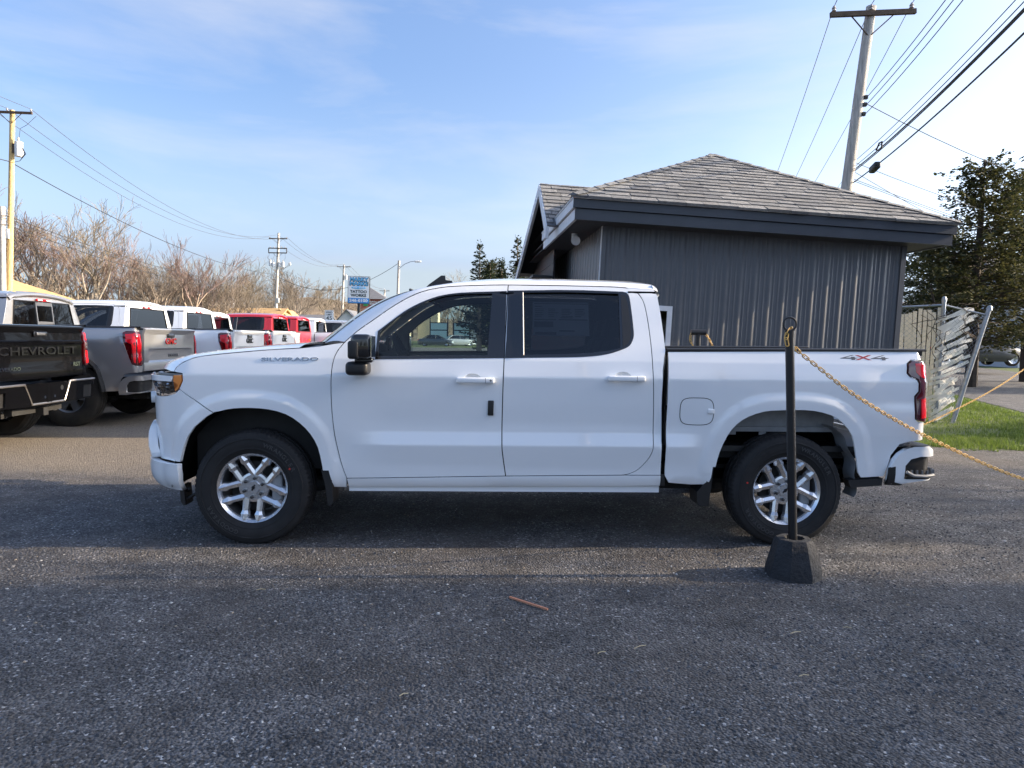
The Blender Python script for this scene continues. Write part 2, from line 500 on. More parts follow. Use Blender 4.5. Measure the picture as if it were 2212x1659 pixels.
# ================================================================ pickup trucks
W0 = 1.02
ZP = [.30, .38, .42, .47, .52, .56, .700, .712, .80, .86, 1.0, 1.12, 1.175, 1.19, 1.30, 1.78, 1.9]
IP = [.11, .085, .055, .032, .030, .027, .002, .001, .024, .026, .013, .006, .003, .004, .032, .225, .30]
IPF = [.11, .085, .055, .036, .030, .028, .020, .019, .012, .010, .006, .004, .004, .005, .032, .225, .30]
ARCH_F = cat([(.489, .525), (.481, .579), (.457, .689), (.408, .782), (.337, .857), (.245, .916), (.13, .947), (.014, .956), (-.102, .952), (-.195, .933), (-.289, .891), (-.371, .822), (-.425, .747), (-.457, .671), (-.482, .585), (-.487, .573)], 2)
ARCH_R = cat([(3.224, .568), (3.246, .67), (3.296, .791), (3.356, .871), (3.439, .927), (3.548, .963), (3.646, .972), (3.769, .976), (3.894, .971), (4.02, .942), (4.111, .884), (4.177, .798), (4.205, .702), (4.230, .587), (4.245, .499)], 2)
sA, RF, sB, RR = -.39, .42, 4.655, .075
TH1 = R(78)

def plan(s):
    if s < sA:
        u = sA - s; L1 = RF * TH1
        if u < L1:
            t = u / RF; return sA - RF * math.sin(t), -W0 + RF * (1 - math.cos(t)), -math.sin(t), -math.cos(t)
        x1 = sA - RF * math.sin(TH1); y1 = -W0 + RF * (1 - math.cos(TH1)); R2 = -y1 / math.cos(TH1)
        t = min(TH1 + (u - L1) / R2, PI / 2)
        return x1 - R2 * (math.sin(t) - math.sin(TH1)), y1 + R2 * (math.cos(TH1) - math.cos(t)), -math.sin(t), -math.cos(t)
    if s > sB:
        u = s - sB; t1 = R(88); L1 = RR * t1
        t = min(u / RR, t1)
        x = sB + RR * math.sin(t); y = -W0 + RR * (1 - math.cos(t))
        if u > L1: x += (u - L1) * math.cos(t1); y += (u - L1) * math.sin(t1)
        return x, y, math.sin(t), -math.cos(t)
    return s, -W0, 0., -1.

def segdist(p, poly):
    best = 9.
    for i in range(len(poly) - 1):
        ax, ay = poly[i]; bx, by = poly[i + 1]
        dx, dy = bx - ax, by - ay; L = dx * dx + dy * dy
        t = max(0, min(1, ((p[0] - ax) * dx + (p[1] - ay) * dy) / L)) if L > 0 else 0
        d = math.hypot(p[0] - ax - t * dx, p[1] - ay - t * dy)
        if d < best: best = d
    return best

def inset(s, z):
    a = interp(z, ZP, IP); b = interp(z, ZP, IPF)
    k = sstep(.60, .98, s) if s < 2 else 1 - sstep(2.95, 3.22, s)
    d = lerp(b, a, k)
    for xw, arch in ((0, ARCH_F), (3.745, ARCH_R)):
        if abs(s - xw) < .72 and z < 1.12:
            e = segdist((s, z), arch)
            if z < .6: e = min(e, abs(abs(s - xw) - .49))
            d -= .013 * (1 - sstep(.058, .135, e))
    if s > 4.2 and z > .95 and z < 1.30:                      # shoulder facet in front of the tail lamp
        d += .010 * sstep(4.2, 4.5, s) * (1 - sstep(1.22, 1.30, z)) * sstep(.95, 1.05, z)
    if s < -.45 and z < 1.12: d += .018 * sstep(-.45, -.6, s)
    return d

def D(s, z, off=0.):
    x, y, nx, ny = plan(s); o = off - inset(s, z)
    return Vector((x + nx * o, y + ny * o, z))

def Dn(s, z):
    e = .007
    n = (D(s + e, z) - D(s - e, z)).cross(D(s, z + e) - D(s, z - e)).normalized()
    px = plan(s)
    if n.x * px[2] + n.y * px[3] < 0: n = -n
    return n

def inside(p, poly):
    c = False; x, y = p; j = len(poly) - 1
    for i in range(len(poly)):
        xi, yi = poly[i]; xj, yj = poly[j]
        if (yi > y) != (yj > y) and x < (xj - xi) * (y - yi) / (yj - yi) + xi: c = not c
        j = i
    return c

def area2(p): return sum(p[i][0] * p[(i + 1) % len(p)][1] - p[(i + 1) % len(p)][0] * p[i][1] for i in range(len(p)))

def shrink(poly, d):
    if abs(d) < 1e-9: return poly
    n = len(poly); out = []; sg = 1 if area2(poly) > 0 else -1
    for i in range(n):
        a, b, c = poly[i - 1], poly[i], poly[(i + 1) % n]
        e1 = Vector((b[0] - a[0], b[1] - a[1])); e2 = Vector((c[0] - b[0], c[1] - b[1]))
        if e1.length < 1e-9 or e2.length < 1e-9: out.append(b); continue
        e1.normalize(); e2.normalize()
        m = Vector((-e1.y - e2.y, e1.x + e2.x))
        if m.length < 1e-6: m = Vector((-e1.y, e1.x))
        m.normalize(); k = d / max(.45, m.dot(Vector((-e1.y, e1.x))))
        out.append((b[0] + m.x * k * sg, b[1] + m.y * k * sg))
    return out

def dens(poly, h):
    out = []; n = len(poly)
    for i in range(n):
        a, b = poly[i], poly[(i + 1) % n]; L = math.hypot(b[0] - a[0], b[1] - a[1])
        if L < 1e-5: continue
        k = max(1, int(math.ceil(L / h)))
        for j in range(k): out.append((lerp(a[0], b[0], j / k), lerp(a[1], b[1], j / k)))
    return out

ROWS = [.694, .706, .718, .79, .81, 1.165, 1.178, 1.192, 1.29, 1.31]
def panel(name, outline, m, parent, side=-1, holes=(), off=0., res=.045, gap=.0035, thick=.018, fn=None, lip=.0018, **k):
    fD = (lambda s, z, o: D(s, z, off + o)) if fn is None else fn
    loops = [dens(shrink(dens(outline, res), gap), res)] + [dens(h, res) for h in holes]
    pts = []; edges = []; loopidx = []
    for L in loops:
        b0 = len(pts); pts += [Vector(p) for p in L]
        edges += [(b0 + i, b0 + (i + 1) % len(L)) for i in range(len(L))]; loopidx.append((b0, len(L)))
    xs = [p[0] for p in loops[0]]; zs = [p[1] for p in loops[0]]
    rows = []
    z = min(zs) + res * .6
    while z < max(zs): rows.append(z); z += res
    if res < .07: rows += [r for r in ROWS if min(zs) < r < max(zs)]
    for r in rows:
        x = min(xs) + res * .5
        while x < max(xs):
            if inside((x, r), loops[0]) and not any(inside((x, r), h) for h in loops[1:]):
                if min(segdist((x, r), L + [L[0]]) for L in loops) > res * .32 and not (fn is None and res < .07 and r > .45 and any(abs(x - xw) < .75 and .03 < segdist((x, r), arch) < .146 for xw, arch in ((0, ARCH_F), (3.745, ARCH_R)))): pts.append(Vector((x, r)))
            x += res
    if res < .07 and fn is None:
        for xw, arch in ((0, ARCH_F), (3.745, ARCH_R)):
            for dd in (.035, .062, .08, .098, .116, .134):
                for p in dens(shrink(arch + [(arch[-1][0], .2), (arch[0][0], .2)], -dd), .030):
                    if p[1] > .45 and inside(p, loops[0]) and not any(inside(p, h) for h in loops[1:]) and min(segdist(p, L + [L[0]]) for L in loops) > .012: pts.append(Vector(p))
    vv, ee, ff, ov, oe, of = delaunay_2d_cdt(pts, edges, [], 0, 1e-6)
    nb = sum(n for _, n in loopidx)
    isb = [any(q < nb for q in o) for o in ov]
    V = []; NN = []; F = []
    for i, p in enumerate(vv):
        V.append(fD(p[0], p[1], -lip if isb[i] else 0.)); NN.append(Dn(p[0], p[1]))
    for t in ff:
        c = (sum(vv[i][0] for i in t) / 3, sum(vv[i][1] for i in t) / 3)
        if not inside(c, loops[0]) or any(inside(c, h) for h in loops[1:]): continue
        a, b, d = (V[i] for i in t)
        if (b - a).cross(d - a).dot(NN[t[0]]) < 0: t = tuple(t)[::-1]
        F.append(tuple(t))
    # returns around the edges
    for li, (b0, n) in enumerate(loopidx):
        L = loops[li]; sg = (1 if area2(L) > 0 else -1) * (1 if li == 0 else -1)
        base = len(V)
        for i in range(n):
            a, c = L[i - 1], L[(i + 1) % n]
            e = Vector((c[0] - a[0], c[1] - a[1])); e = e.normalized() if e.length > 0 else Vector((1, 0))
            o2 = (e.y * sg, -e.x * sg); s0, z0 = L[i]
            P0 = fD(s0, z0, -lip); P1 = fD(s0, z0, -thick)
            dd = fD(s0 + o2[0] * .01, z0 + o2[1] * .01, 0) - fD(s0, z0, 0); dd.normalize()
            nn = (dd + Dn(s0, z0) * .35).normalized()
            V += [P0, P1]; NN += [nn, dd]
        for i in range(n):
            j = (i + 1) % n
            q = (base + 2 * i, base + 2 * i + 1, base + 2 * j + 1, base + 2 * j)
            if (V[q[1]] - V[q[0]]).cross(V[q[3]] - V[q[0]]).dot(NN[q[0]]) < 0: q = q[::-1]
            F.append(q)
    if side > 0:
        V = [Vector((p.x, -p.y, p.z)) for p in V]; NN = [Vector((p.x, -p.y, p.z)) for p in NN]; F = [f[::-1] for f in F]
    return obj(name, mesh(name, V, F, m, normals=NN), parent, **k)

HOODLINE = [(-.518, 1.197), (-.5, 1.231), (-.446, 1.267), (-.356, 1.3), (-.243, 1.317), (-.061, 1.337), (.123, 1.354), (.325, 1.368)]
DOORCUT = [(.629, 1.411), (.585, 1.35), (.562, 1.284), (.553, 1.197), (.551, 1.076), (.557, .921), (.574, .766), (.601, .632), (.625, .541), (.65, .47)]
DOORTOP = [(.629, 1.411), (.711, 1.49), (.817, 1.57), (.924, 1.651), (1.033, 1.722), (1.144, 1.775), (1.257, 1.804), (1.37, 1.819), (1.6, 1.831), (1.761, 1.835)]
BLINE = [(1.761, 1.835), (1.757, 1.784), (1.744, 1.542), (1.733, 1.319), (1.727, 1.154), (1.723, .931), (1.723, .731), (1.728, .652), (1.752, .493)]
RDOOR = [(1.761, 1.835), (2.177, 1.835), (2.525, 1.831), (2.641, 1.819), (2.685, 1.792), (2.716, 1.751), (2.736, 1.693), (2.751, 1.578), (2.762, 1.408), (2.766, 1.22), (2.775, .996), (2.779, .771), (2.772, .675), (2.735, .605), (2.682, .548), (2.626, .517), (2.57, .504)]
TRIM_F = [(.846, 1.298), (.854, 1.492)], [(.854, 1.492), (.93, 1.554), (1.037, 1.638), (1.147, 1.7), (1.259, 1.744), (1.372, 1.767), (1.486, 1.777), (1.652, 1.785), (1.749, 1.79)]
GLASS_F = [(.867, 1.32), (.869, 1.488)], [(.869, 1.488), (.984, 1.585), (1.104, 1.662), (1.215, 1.715), (1.327, 1.749), (1.463, 1.763), (1.646, 1.769)]
TRIM_R = [(2.58, 1.797), (2.622, 1.775), (2.636, 1.668), (2.644, 1.519), (2.639, 1.463), (2.61, 1.412), (2.557, 1.384), (2.443, 1.349), (2.274, 1.33), (2.0, 1.322)]
ROCK_T = [(.65, .47), (1.752, .493), (2.57, .504), (2.842, .505)]

def door_front():
    o = cat(DOORTOP, 3)[:-1] + cat(BLINE, 3) + cat(DOORCUT[::-1], 3)[:-1]
    t = TRIM_F[0][:1] + cat(TRIM_F[1], 3) + [(1.737, 1.45), (1.731, 1.316)]
    g = GLASS_F[0][:1] + cat(GLASS_F[1], 3) + [(1.617, 1.334)]
    return o, t, g

def door_rear():
    o = cat(RDOOR, 3) + cat(BLINE[::-1], 3)[:-1]
    t = [(1.761, 1.793), (2.1, 1.803), (2.3, 1.804)] + cat(TRIM_R, 3) + [(1.737, 1.316), (1.748, 1.45)]
    g = [(1.872, 1.34), (1.870, 1.78), (2.175, 1.787), (2.55, 1.781), (2.544, 1.394), (2.478, 1.377), (2.331, 1.359), (2.163, 1.348)]
    q = [(2.562, 1.40), (2.566, 1.776)] + cat([(2.60, 1.764), (2.618, 1.668), (2.626, 1.519), (2.622, 1.468), (2.60, 1.425)], 3)
    return o, t, g, q

# curves of the cab top: C1 the door line on the body side, C2 the inner edge of pillar and roof
C1 = cat(DOORTOP[:-1] + [(1.761, 1.835), (2.177, 1.835), (2.525, 1.831), (2.64, 1.822), (2.80, 1.812)], 4)
C2s = cat([(.478, 1.404), (.634, 1.541), (.796, 1.663), (.963, 1.748), (1.135, 1.800), (1.32, 1.842), (1.484, 1.862), (1.715, 1.878), (2.179, 1.884), (2.646, 1.876), (2.80, 1.862)], 4)
def resample(P, n):
    L = [0]
    for i in range(1, len(P)): L.append(L[-1] + math.dist(P[i], P[i - 1]))
    out = []; j = 0
    for k in range(n + 1):
        t = L[-1] * k / n
        while j < len(L) - 2 and L[j + 1] < t: j += 1
        w = (t - L[j]) / max(1e-9, L[j + 1] - L[j]); out.append(tuple(lerp(a, b, w) for a, b in zip(P[j], P[j + 1])))
    return out
NR = 44
C1 = resample(C1, NR); C2s = resample(C2s, NR)
C1p = [D(s, z + .003) for s, z in C1]
C2p = [Vector((s, D(s, z).y + lerp(.075, .12, sstep(.9, 1.4, s)), z)) for s, z in C2s]
IW = max(i for i in range(NR + 1) if C2s[i][0] < 1.15)       # windscreen header index

def cab_top(root, pm, detail):
    # pillar and roof rail strips
    for sd_ in (-1, 1):
        b = MB(); nv = 5
        def fn(u, v):
            i = int(round(u * NR)); a, c = C1p[i], C2p[i]
            p = a.lerp(c, v); bulge = .016 * math.sin(PI * v)
            p = p + Vector((0, -bulge * .6, bulge * .8)); return (p.x, p.y * -sd_, p.z)
        b.grid(fn, NR, nv)
        if sd_ < 0: b.f = [f[::-1] for f in b.f]
        b.build('roof_rail', pm, root, angle=60)
    nv = 14
    def section(i, v, crown):
        p = C2p[i]; y = lerp(p.y, -p.y, v); t = 1 - (2 * v - 1) ** 2
        return p.x, y, p.z, t
    def roof(u, v):
        i = IW + int(round(u * (NR - IW))); x, y, z, t = section(i, v, 0)
        k = 1 - u
        return (x - .09 * t * k ** 3, y, z + .046 * t ** .8 * lerp(.55, 1, sstep(0, .35, u)))
    b = MB().grid(roof, NR - IW, nv); b.build('roof', pm, root, angle=60)
    def head(u, v):
        p = roof(u, v); return (p[0] + (.02 if u < .5 else 0), p[1] * .95, p[2] - .035)
    if detail: MB().grid(head, NR - IW, nv).build('headliner', M['headliner'], root, angle=60)
    def shield(u, v):
        i = int(round(u * IW)); x, y, z, t = section(i, v, 0)
        return (x - .17 * t * (1 - .47 * u), y, z + .02 * t * u + .008)
    MB().grid(shield, IW, nv).build('windshield', M['glass_screen'] if detail else M['glass_tint'], root, angle=80)
    # rear lip of the roof
    a, c = C1p[NR], C2p[NR]; sec = [a, a.lerp(c, .35) + Vector((0, -.006, .012)), a.lerp(c, .7) + Vector((0, -.005, .012)), c]
    for k in range(1, 13):
        y = lerp(c.y, -c.y, k / 12); t = 1 - (2 * k / 12 - 1) ** 2; sec.append(Vector((c.x, y, c.z + .046 * t ** .8)))
    sec += [Vector((p.x, -p.y, p.z)) for p in (sec[2], sec[1], sec[0])]
    prl = [(-.02, .001, 1), (.018, -.003, 1), (.042, -.016, .99), (.052, -.040, .985), (.040, -.058, .98), (.0, -.050, .97)]
    def lipf(u, v):
        q = sec[int(round(u * (len(sec) - 1)))]; k = prl[int(round(v * 5))]
        return (q.x + k[0], q.y * k[2], q.z + k[1])
    MB().grid(lipf, len(sec) - 1, 5).build('roof_spoiler', pm, root, angle=50)

def cab_back(root, pm, style):
    # back wall of the cab with its window, x about 2.84
    zs = [.55, 1.34, 1.44, 1.74, 1.80]; b = MB()
    def yw(z): return -D(2.8, z).y - .004
    def xb(z): return interp(z, [.5, 1.05, 1.376, 1.477, 1.637, 1.77, 1.85], [2.838, 2.828, 2.858, 2.854, 2.843, 2.828, 2.80])
    win = [(-.74, 1.41), (.74, 1.41), (.655, 1.765), (-.655, 1.765)]
    def quad(a, c):
        b.add([(xb(p[1]), p[0], p[1]) for p in a], [(0, 1, 2, 3)])
    for z0, z1 in ((.45, .72), (.72, 1.05), (1.05, 1.30), (1.30, 1.376), (1.376, 1.41)): quad([(-yw(z0), z0), (yw(z0), z0), (yw(z1), z1), (-yw(z1), z1)], 0)
    quad([(-yw(1.765), 1.765), (yw(1.765), 1.765), (yw(1.85), 1.85), (-yw(1.85), 1.85)], 0)
    for sg in (-1, 1):
        q = [(sg * yw(1.41), 1.41), (sg * .74, 1.41), (sg * .655, 1.765), (sg * yw(1.765), 1.765)]
        quad(q if sg < 0 else q[::-1], 0)
    b.build('cab_back', pm, root, smooth=False)
    g = MB().add([(xb(z) + .006, y, z) for y, z in win], [(0, 1, 2, 3)])
    w = g.build('rear_window', M['glass_tint'], root, smooth=False)
    fr = MB().tube([(xb(z) + .008, y, z) for y, z in win], .012, 6, closed=True)
    fr.build('window_seal', M['trim_black'], w)
    if style == 'slider':
        fr = MB()
        for y in (-.19, .19): fr.box((xb(1.59) + .012, y, 1.588), (.014, .02, .34), Matrix.Rotation(-.1, 3, 'Y'))
        fr.box((xb(1.70) + .012, 0, 1.735), (.012, .36, .05)); fr.box((xb(1.46) + .012, 0, 1.445), (.012, .36, .06))
        fr.build('slider_frame', M['alloy_dark'], w)
    l = MB().rbox((xb(1.79) + .02, 0, 1.795), (.03, .34, .038), .012).build('brake_light', M['lamp_red'], root)
    MB().box((xb(1.79) + .037, -.10, 1.795), (.006, .11, .02)).build('lens', M['paper'], l, smooth=False)
    MB().box((xb(1.79) + .037, .10, 1.795), (.006, .11, .02)).build('lens', M['paper'], l, smooth=False)

def wheel(root, x, side, phase, detail, Rt=.402, style='alloy', yc=.868, hw=.132):
    """one wheel; outer face towards side*y"""
    c = (x, 0, Rt - .006); sg = side
    b = MB(); n = 64
    rr = .2425 if style == 'alloy' else .225
    # barrel and flange (h positive = outwards)
    b.lathe([(rr - .022, .078), (rr - .016, .092), (rr - .004, .105), (rr, .109), (rr + .002, .100), (rr - .01, .08)], axis='y', n=n)
    brl = MB().lathe([(rr - .034, -.11), (rr - .030, .05), (rr - .021, .079), (rr - .012, .079)], axis='y', n=n)
    ns = 5 if style == 'alloy' else 6
    def spoke(phi, sgn):
        a0 = phi + sgn * R(32); a1 = phi + sgn * R(12.0)
        p0 = Vector((.092 * math.cos(a0), .092 * math.sin(a0))); p1 = Vector((.232 * math.cos(a1), .232 * math.sin(a1)))
        d = (p1 - p0).normalized(); w = Vector((-d.y, d.x)); L = (p1 - p0).length
        st = [(0, .028, .021, .078), (.58, .026, .019, .088), (.74, .036, .027, .097), (.99, .034, .013, .104)]
        v = []; f = []
        for t, wb, wt_, h in st:
            q = p0 + d * (L * t)
            for ww, hh in ((-wb, h - .036), (-wt_, h - .007), (wt_ * .15 * sgn, h + .003), (wt_, h - .007), (wb, h - .036)):
                e = q + w * ww; v.append((e.x, hh, e.y))
        for i in range(3):
            for j in range(4): f.append((i * 5 + j, i * 5 + j + 1, i * 5 + j + 6, i * 5 + j + 5))
        f.append((15, 16, 17, 18, 19)); f.append((0, 4, 3, 2, 1)); b.add(v, f)
    for k in range(ns):
        phi = phase + 2 * PI * k / ns
        if style == 'alloy':
            spoke(phi, 1); spoke(phi, -1)
        else:
            d = Vector((math.cos(phi), math.sin(phi))); w = Vector((-d.y, d.x)); v = []
            for t, ww, h in ((.06, .035, .07), (.225, .05, .095)):
                for e in (-1, 1):
                    q = d * t + w * ww * e; v += [(q.x, h, q.y), (q.x, h - .03, q.y)]
            b.add(v, [(0, 4, 6, 2), (0, 1, 5, 4), (2, 6, 7, 3), (4, 5, 7, 6)])
    b.lathe([(.0, .074), (.088, .074), (.104, .070), (.108, .050)], axis='y', n=30)
    b.lathe([(.045, .074), (.045, .082), (.043, .086), (.0, .086)], axis='y', n=24)
    # orient outwards
    def place(mb): mb.v = [(p[0] + c[0], sg * (p[1] + yc), p[2] + c[2]) for p in mb.v]; mb.f = [f[::-1] for f in mb.f] if sg > 0 else mb.f; return mb
    W = place(b).build('wheel', M['alloy'] if style == 'alloy' else M['alloy_dark'], root, angle=12)
    place(brl).build('rim_barrel', M['barrel'], W)
    # tyre
    t = MB(); nt_ = 216
    tp = [(rr - .006, .098), (rr + .012, .112), (rr + .045, .128), (rr + .085, hw), (Rt - .045, hw - .004), (Rt - .022, hw - .014), (Rt - .016, hw - .016), (Rt - .008, hw - .028), (Rt - .003, hw - .045), (Rt, hw - .062),
          (Rt - .009, hw - .066), (Rt - .009, hw - .074), (Rt, hw - .078), (Rt, .012), (Rt - .009, .008), (Rt - .009, -.008), (Rt, -.012), (Rt, -hw + .078), (Rt - .009, -hw + .074), (Rt - .009, -hw + .066), (Rt - .001, -hw + .06), (Rt - .010, -hw + .02), (Rt - .05, -hw), (rr, -.112)]
    def mod(i, k, r):
        if 5 < k < 9 and i % 3 == 0: return r - .0055
        if 9 <= k and k < 20 and (i + (k // 4)) % 5 == 0: return r - .004
        return r
    if not detail: mod = None; nt_ = 56
    t.lathe(tp, axis='y', n=nt_, mod=mod)
    if detail:                        # raised ring on the sidewall
        t.lathe([(rr + .030, .1225), (rr + .034, .127), (rr + .040, .128), (rr + .046, .1265)], axis='y', n=nt_)
        t.lathe([(Rt - .062, hw - .003), (Rt - .058, hw + .003), (Rt - .052, hw + .002), (Rt - .046, hw - .005)], axis='y', n=nt_)
    place(t).build('tyre', M['rubber'] if detail else M['tread'], W, angle=30)
    # brake disc and caliper
    if detail:
        d = MB().lathe([(.0, .035), (.10, .035), (.10, .02), (.175, .02), (.178, .012), (.175, 0), (.0, 0)], axis='y', n=40)
        place(d).build('brake_disc', M['chassis'], W)
        k = MB().rbox((.155 if side < 0 else .155, .02, -.01), (.075, .09, .21), .02)
        place(k).build('brake_caliper', M['liner_grey'], W)
        for i in range(6):
            a = phase + R(19) + i * PI / 3
            nut = MB().lathe([(.0125, .072), (.0125, .094), (.009, .102), (0, .104)], (.067 * math.cos(a), 0, .067 * math.sin(a)), 'y', 10)
            place(nut).build('lug_nut', M['gloss_black'], W)
        bt = MB(); q = Matrix.Rotation(-R(62) if x < 1 else -R(40), 3, 'Y')
        bt.box((0, .0875, 0), (.046, .004, .011), q); bt.box((0, .0880, 0), (.016, .004, .022), q)
        place(bt).build('centre_emblem', M['gloss_black'], W, smooth=False)
        if side < 0:
            for word, a_mid in (('WRANGLER', R(48)), ('GOODYEAR', R(228))):
                lt = MB(); n_ = len(word)
                for i_, ch in enumerate(word):
                    me_ = text_mesh(ch, .040, .002, M['tyre_mark'], 1.1, .0006); an = a_mid - (i_ - (n_ - 1) / 2) * R(6.4); rad = .315
                    vv_ = []
                    for v_ in me_.vertices:
                        lx, lz = v_.co.x, v_.co.y; vv_.append((math.cos(an) * (rad + lz) + math.sin(an) * lx, hw + .0015 + v_.co.z, math.sin(an) * (rad + lz) - math.cos(an) * lx))
                    lt.add(vv_, [tuple(p_.vertices) for p_ in me_.polygons]); bpy.data.meshes.remove(me_)
                lo_ = place(lt).build('sidewall_lettering', M['tyre_mark'], W, smooth=False); lo_['kind'] = 'stuff'
            aa = R(28) if x < 1 else R(168)
            dot = MB().cyl((.298 * math.cos(aa), .1305, .298 * math.sin(aa)), (.298 * math.cos(aa), .1335, .298 * math.sin(aa)), .0065, n=10)
            place(dot).build('paint_dot', M['red_dot'], W)
    return W

def tailgate(root, pm, style, detail):
    x0 = sB + RR - .002
    b = MB()
    # stepped profile (z, x offset) extruded over the width, bevelled at the sides
    if style == 'chevy':
        pr = [(.775, -.02), (.785, .0), (.86, .004), (.90, -.004), (1.02, -.008), (1.16, -.006), (1.185, .012), (1.205, .014), (1.215, -.004), (1.30, -.010), (1.345, .018), (1.368, .03), (1.385, .026), (1.392, 0), (1.392, -.05)]
    else:
        pr = [(.775, -.02), (.785, .0), (.85, .004), (.90, -.002), (.925, -.022), (1.04, -.022), (1.075, -.014), (1.095, .004), (1.12, .004), (1.30, -.002), (1.345, .02), (1.37, .03), (1.386, .026), (1.392, 0), (1.392, -.05)]
    def fn(u, v):
        k = int(round(u * (len(pr) - 1))); z, dx = pr[k]
        ys = [-.845, -.84, -.80, -.72, -.66, -.4, 0, .4, .66, .72, .80, .84, .845]; y = ys[int(round(v * 12))]
        e = {0: -.03, 1: 0, 11: 0, 12: -.03}.get(int(round(v * 12)), 0)
        edge = 1 if .70 < abs(y) else 0
        if style != 'chevy' and .9 < z < 1.33 and edge: dx = max(dx, .006)
        return (x0 + dx + e, y, z)
    b.grid(fn, len(pr) - 1, 12)
    t = b.build('tailgate', pm, root, angle=24)
    MB().rbox((x0 + .004, 0, 1.285), (.022, .24, .062), .01).build('tailgate_handle', M['gloss_black'], t)
    MB().rbox((x0 + .016, 0, 1.290), (.014, .15, .03), .006).build('camera_bezel', M['alloy_dark'], t)
    rot = (PI / 2, 0, PI / 2)
    if style == 'chevy':
        obj('lettering', text_mesh('CHEVROLET', .130, .014, M['gloss_black'], bold=.001, width=1.42), t, (x0 - .001, 0, 1.09), rot)
        obj('trail_badge', text_mesh('RST', .07, .008, M['chrome'], 1.3, .002), t, (x0 + .008, .70, .92), rot)
        obj('trim_badge', text_mesh('SILVERADO', .055, .008, M['chrome'], 1.4, .001), t, (x0 + .008, -.56, .90), rot)
    elif style.startswith('gmc'):
        c = {'gmc_denali': M['lamp_bright_red'], 'gmc_dark': M['satin_black']}[style]
        obj('lettering', text_mesh('GMC', .125, .014, c, bold=.003, width=.36), t, (x0 + .006, 0, 1.195), rot)
        if style == 'gmc_denali':
            obj('lettering_border', text_mesh('GMC', .130, .008, M['chrome'], bold=.008, width=.385), t, (x0 + .003, 0, 1.195), rot)  # wider chrome letters set behind the red ones
            obj('trim_badge', text_mesh('DENALI', .062, .008, M['decal_grey'], 1.5, .001), t, (x0 - .014, .12, .985), rot)
        else:
            obj('trim_badge', text_mesh('SIERRA', .05, .008, M['decal_grey'], 1.5, .001), t, (x0 - .014, .12, .985), rot)
    return t

def rear_bumper(root, pm, style):
    # bar wrapped round the rear corners
    SM = 5.76
    bz = [.44, .46, .50, .60, .66, .70, .72, .735]; bo = [-.03, .0, .018, .026, .026, .022, .008, -.012]
    def bf(rec):
        def f(s, z, o):
            x, y, nx, ny = plan(s); k = interp(z, bz, bo) + o - rec - .016
            return Vector((x + nx * k + .058 * sstep(4.50, 4.74, s), y + ny * k, z))
        return f
    out = [(4.452, .455), (4.458, .56), (4.48, .625), (4.52, .675), (4.565, .708), (4.61, .722), (4.80, .728), (SM, .728), (SM, .47), (4.80, .49), (4.64, .478), (4.55, .455)]
    hole = [(4.556, .492), (4.556, .59), (4.585, .637), (4.635, .655), (5.0, .662), (5.0, .505), (4.75, .50), (4.64, .492)]
    bm = None
    for sd_ in (-1, 1):
        b = panel('rear_bumper', out, pm, root, sd_, holes=[hole], res=.05, gap=0, thick=.05, fn=bf(0))
        panel('corner_recess', shrink(hole, -.01), M['trim_black'], b, sd_, res=.08, gap=0, thick=.01, fn=bf(.03), lip=0)
        pad = MB().grid(lambda u, v: (lambda q: (q.x, -sd_ * q.y, .729 + .004 * math.sin(PI * v)))(bf(.012 + .10 * v)(lerp(4.54, 5.1, u), .715, 0)), 14, 3)
        pad.build('step_pad', M['trim_black'], b)
        if style == 'main':
            panel('end_cap', [(4.446, .446), (4.448, .575), (4.492, .585), (4.50, .47), (4.56, .452), (4.55, .440)], M['trim_black'], b, sd_, res=.06, gap=0, thick=.02, fn=bf(-.005))
            for k in range(12):
                q = bf(-.006)(4.59 + .027 * k, .548, 0)
                MB().box((q.x, -sd_ * q.y, q.z), (.012, .012, .026)).build('tread_bar', M['alloy_dark'], b, smooth=False)
            MB().tube([(lambda q: (q.x, -sd_ * q.y, q.z))(bf(-.010)(s, z, 0)) for s, z in ((4.562, .548), (4.60, .522), (4.66, .518), (4.72, .520), (4.78, .522), (4.88, .524), (4.98, .524))], .012, 8).build('step_edge', M['liner_grey'], b)
            panel('step_under', [(4.565, .515), (4.565, .495), (4.98, .495), (4.98, .51)], M['trim_black'], b, sd_, res=.06, gap=0, thick=.03, fn=bf(-.006))
        bm = bm or b
    xr = sB + RR + .068
    if style == 'chevy':
        MB().lohi((xr, -.27, .50), (xr + .012, .27, .71)).build('plate_recess', M['satin_black'], bm, smooth=False)
        MB().tube([(xr + .012, y, z) for y, z in ((-.95, .728), (-.42, .728), (-.30, .50), (.30, .50), (.42, .728), (.95, .728))], .014, 6).build('bumper_edge', M['steel'], bm)
        MB().rbox((xr + .016, 0, .60), (.02, .14, .05), .006).build('wiring_plug', M['chassis'], bm)
        for y in (-.09, .09): MB().cyl((xr + .01, y, .57), (xr + .03, y, .57), .016).build('plate_bolt', M['chrome'], bm)
        MB().cyl((xr + .01, .24, .66), (xr + .025, .24, .66), .03).build('socket_cover', M['satin_black'], bm)
    g = MB().box((sB + .06, 0, .40), (.12, .09, .09)); g.box((sB - .03, 0, .42), (.12, .9, .07)); g.build('hitch_receiver', M['chassis'], root, smooth=False)
    return bm

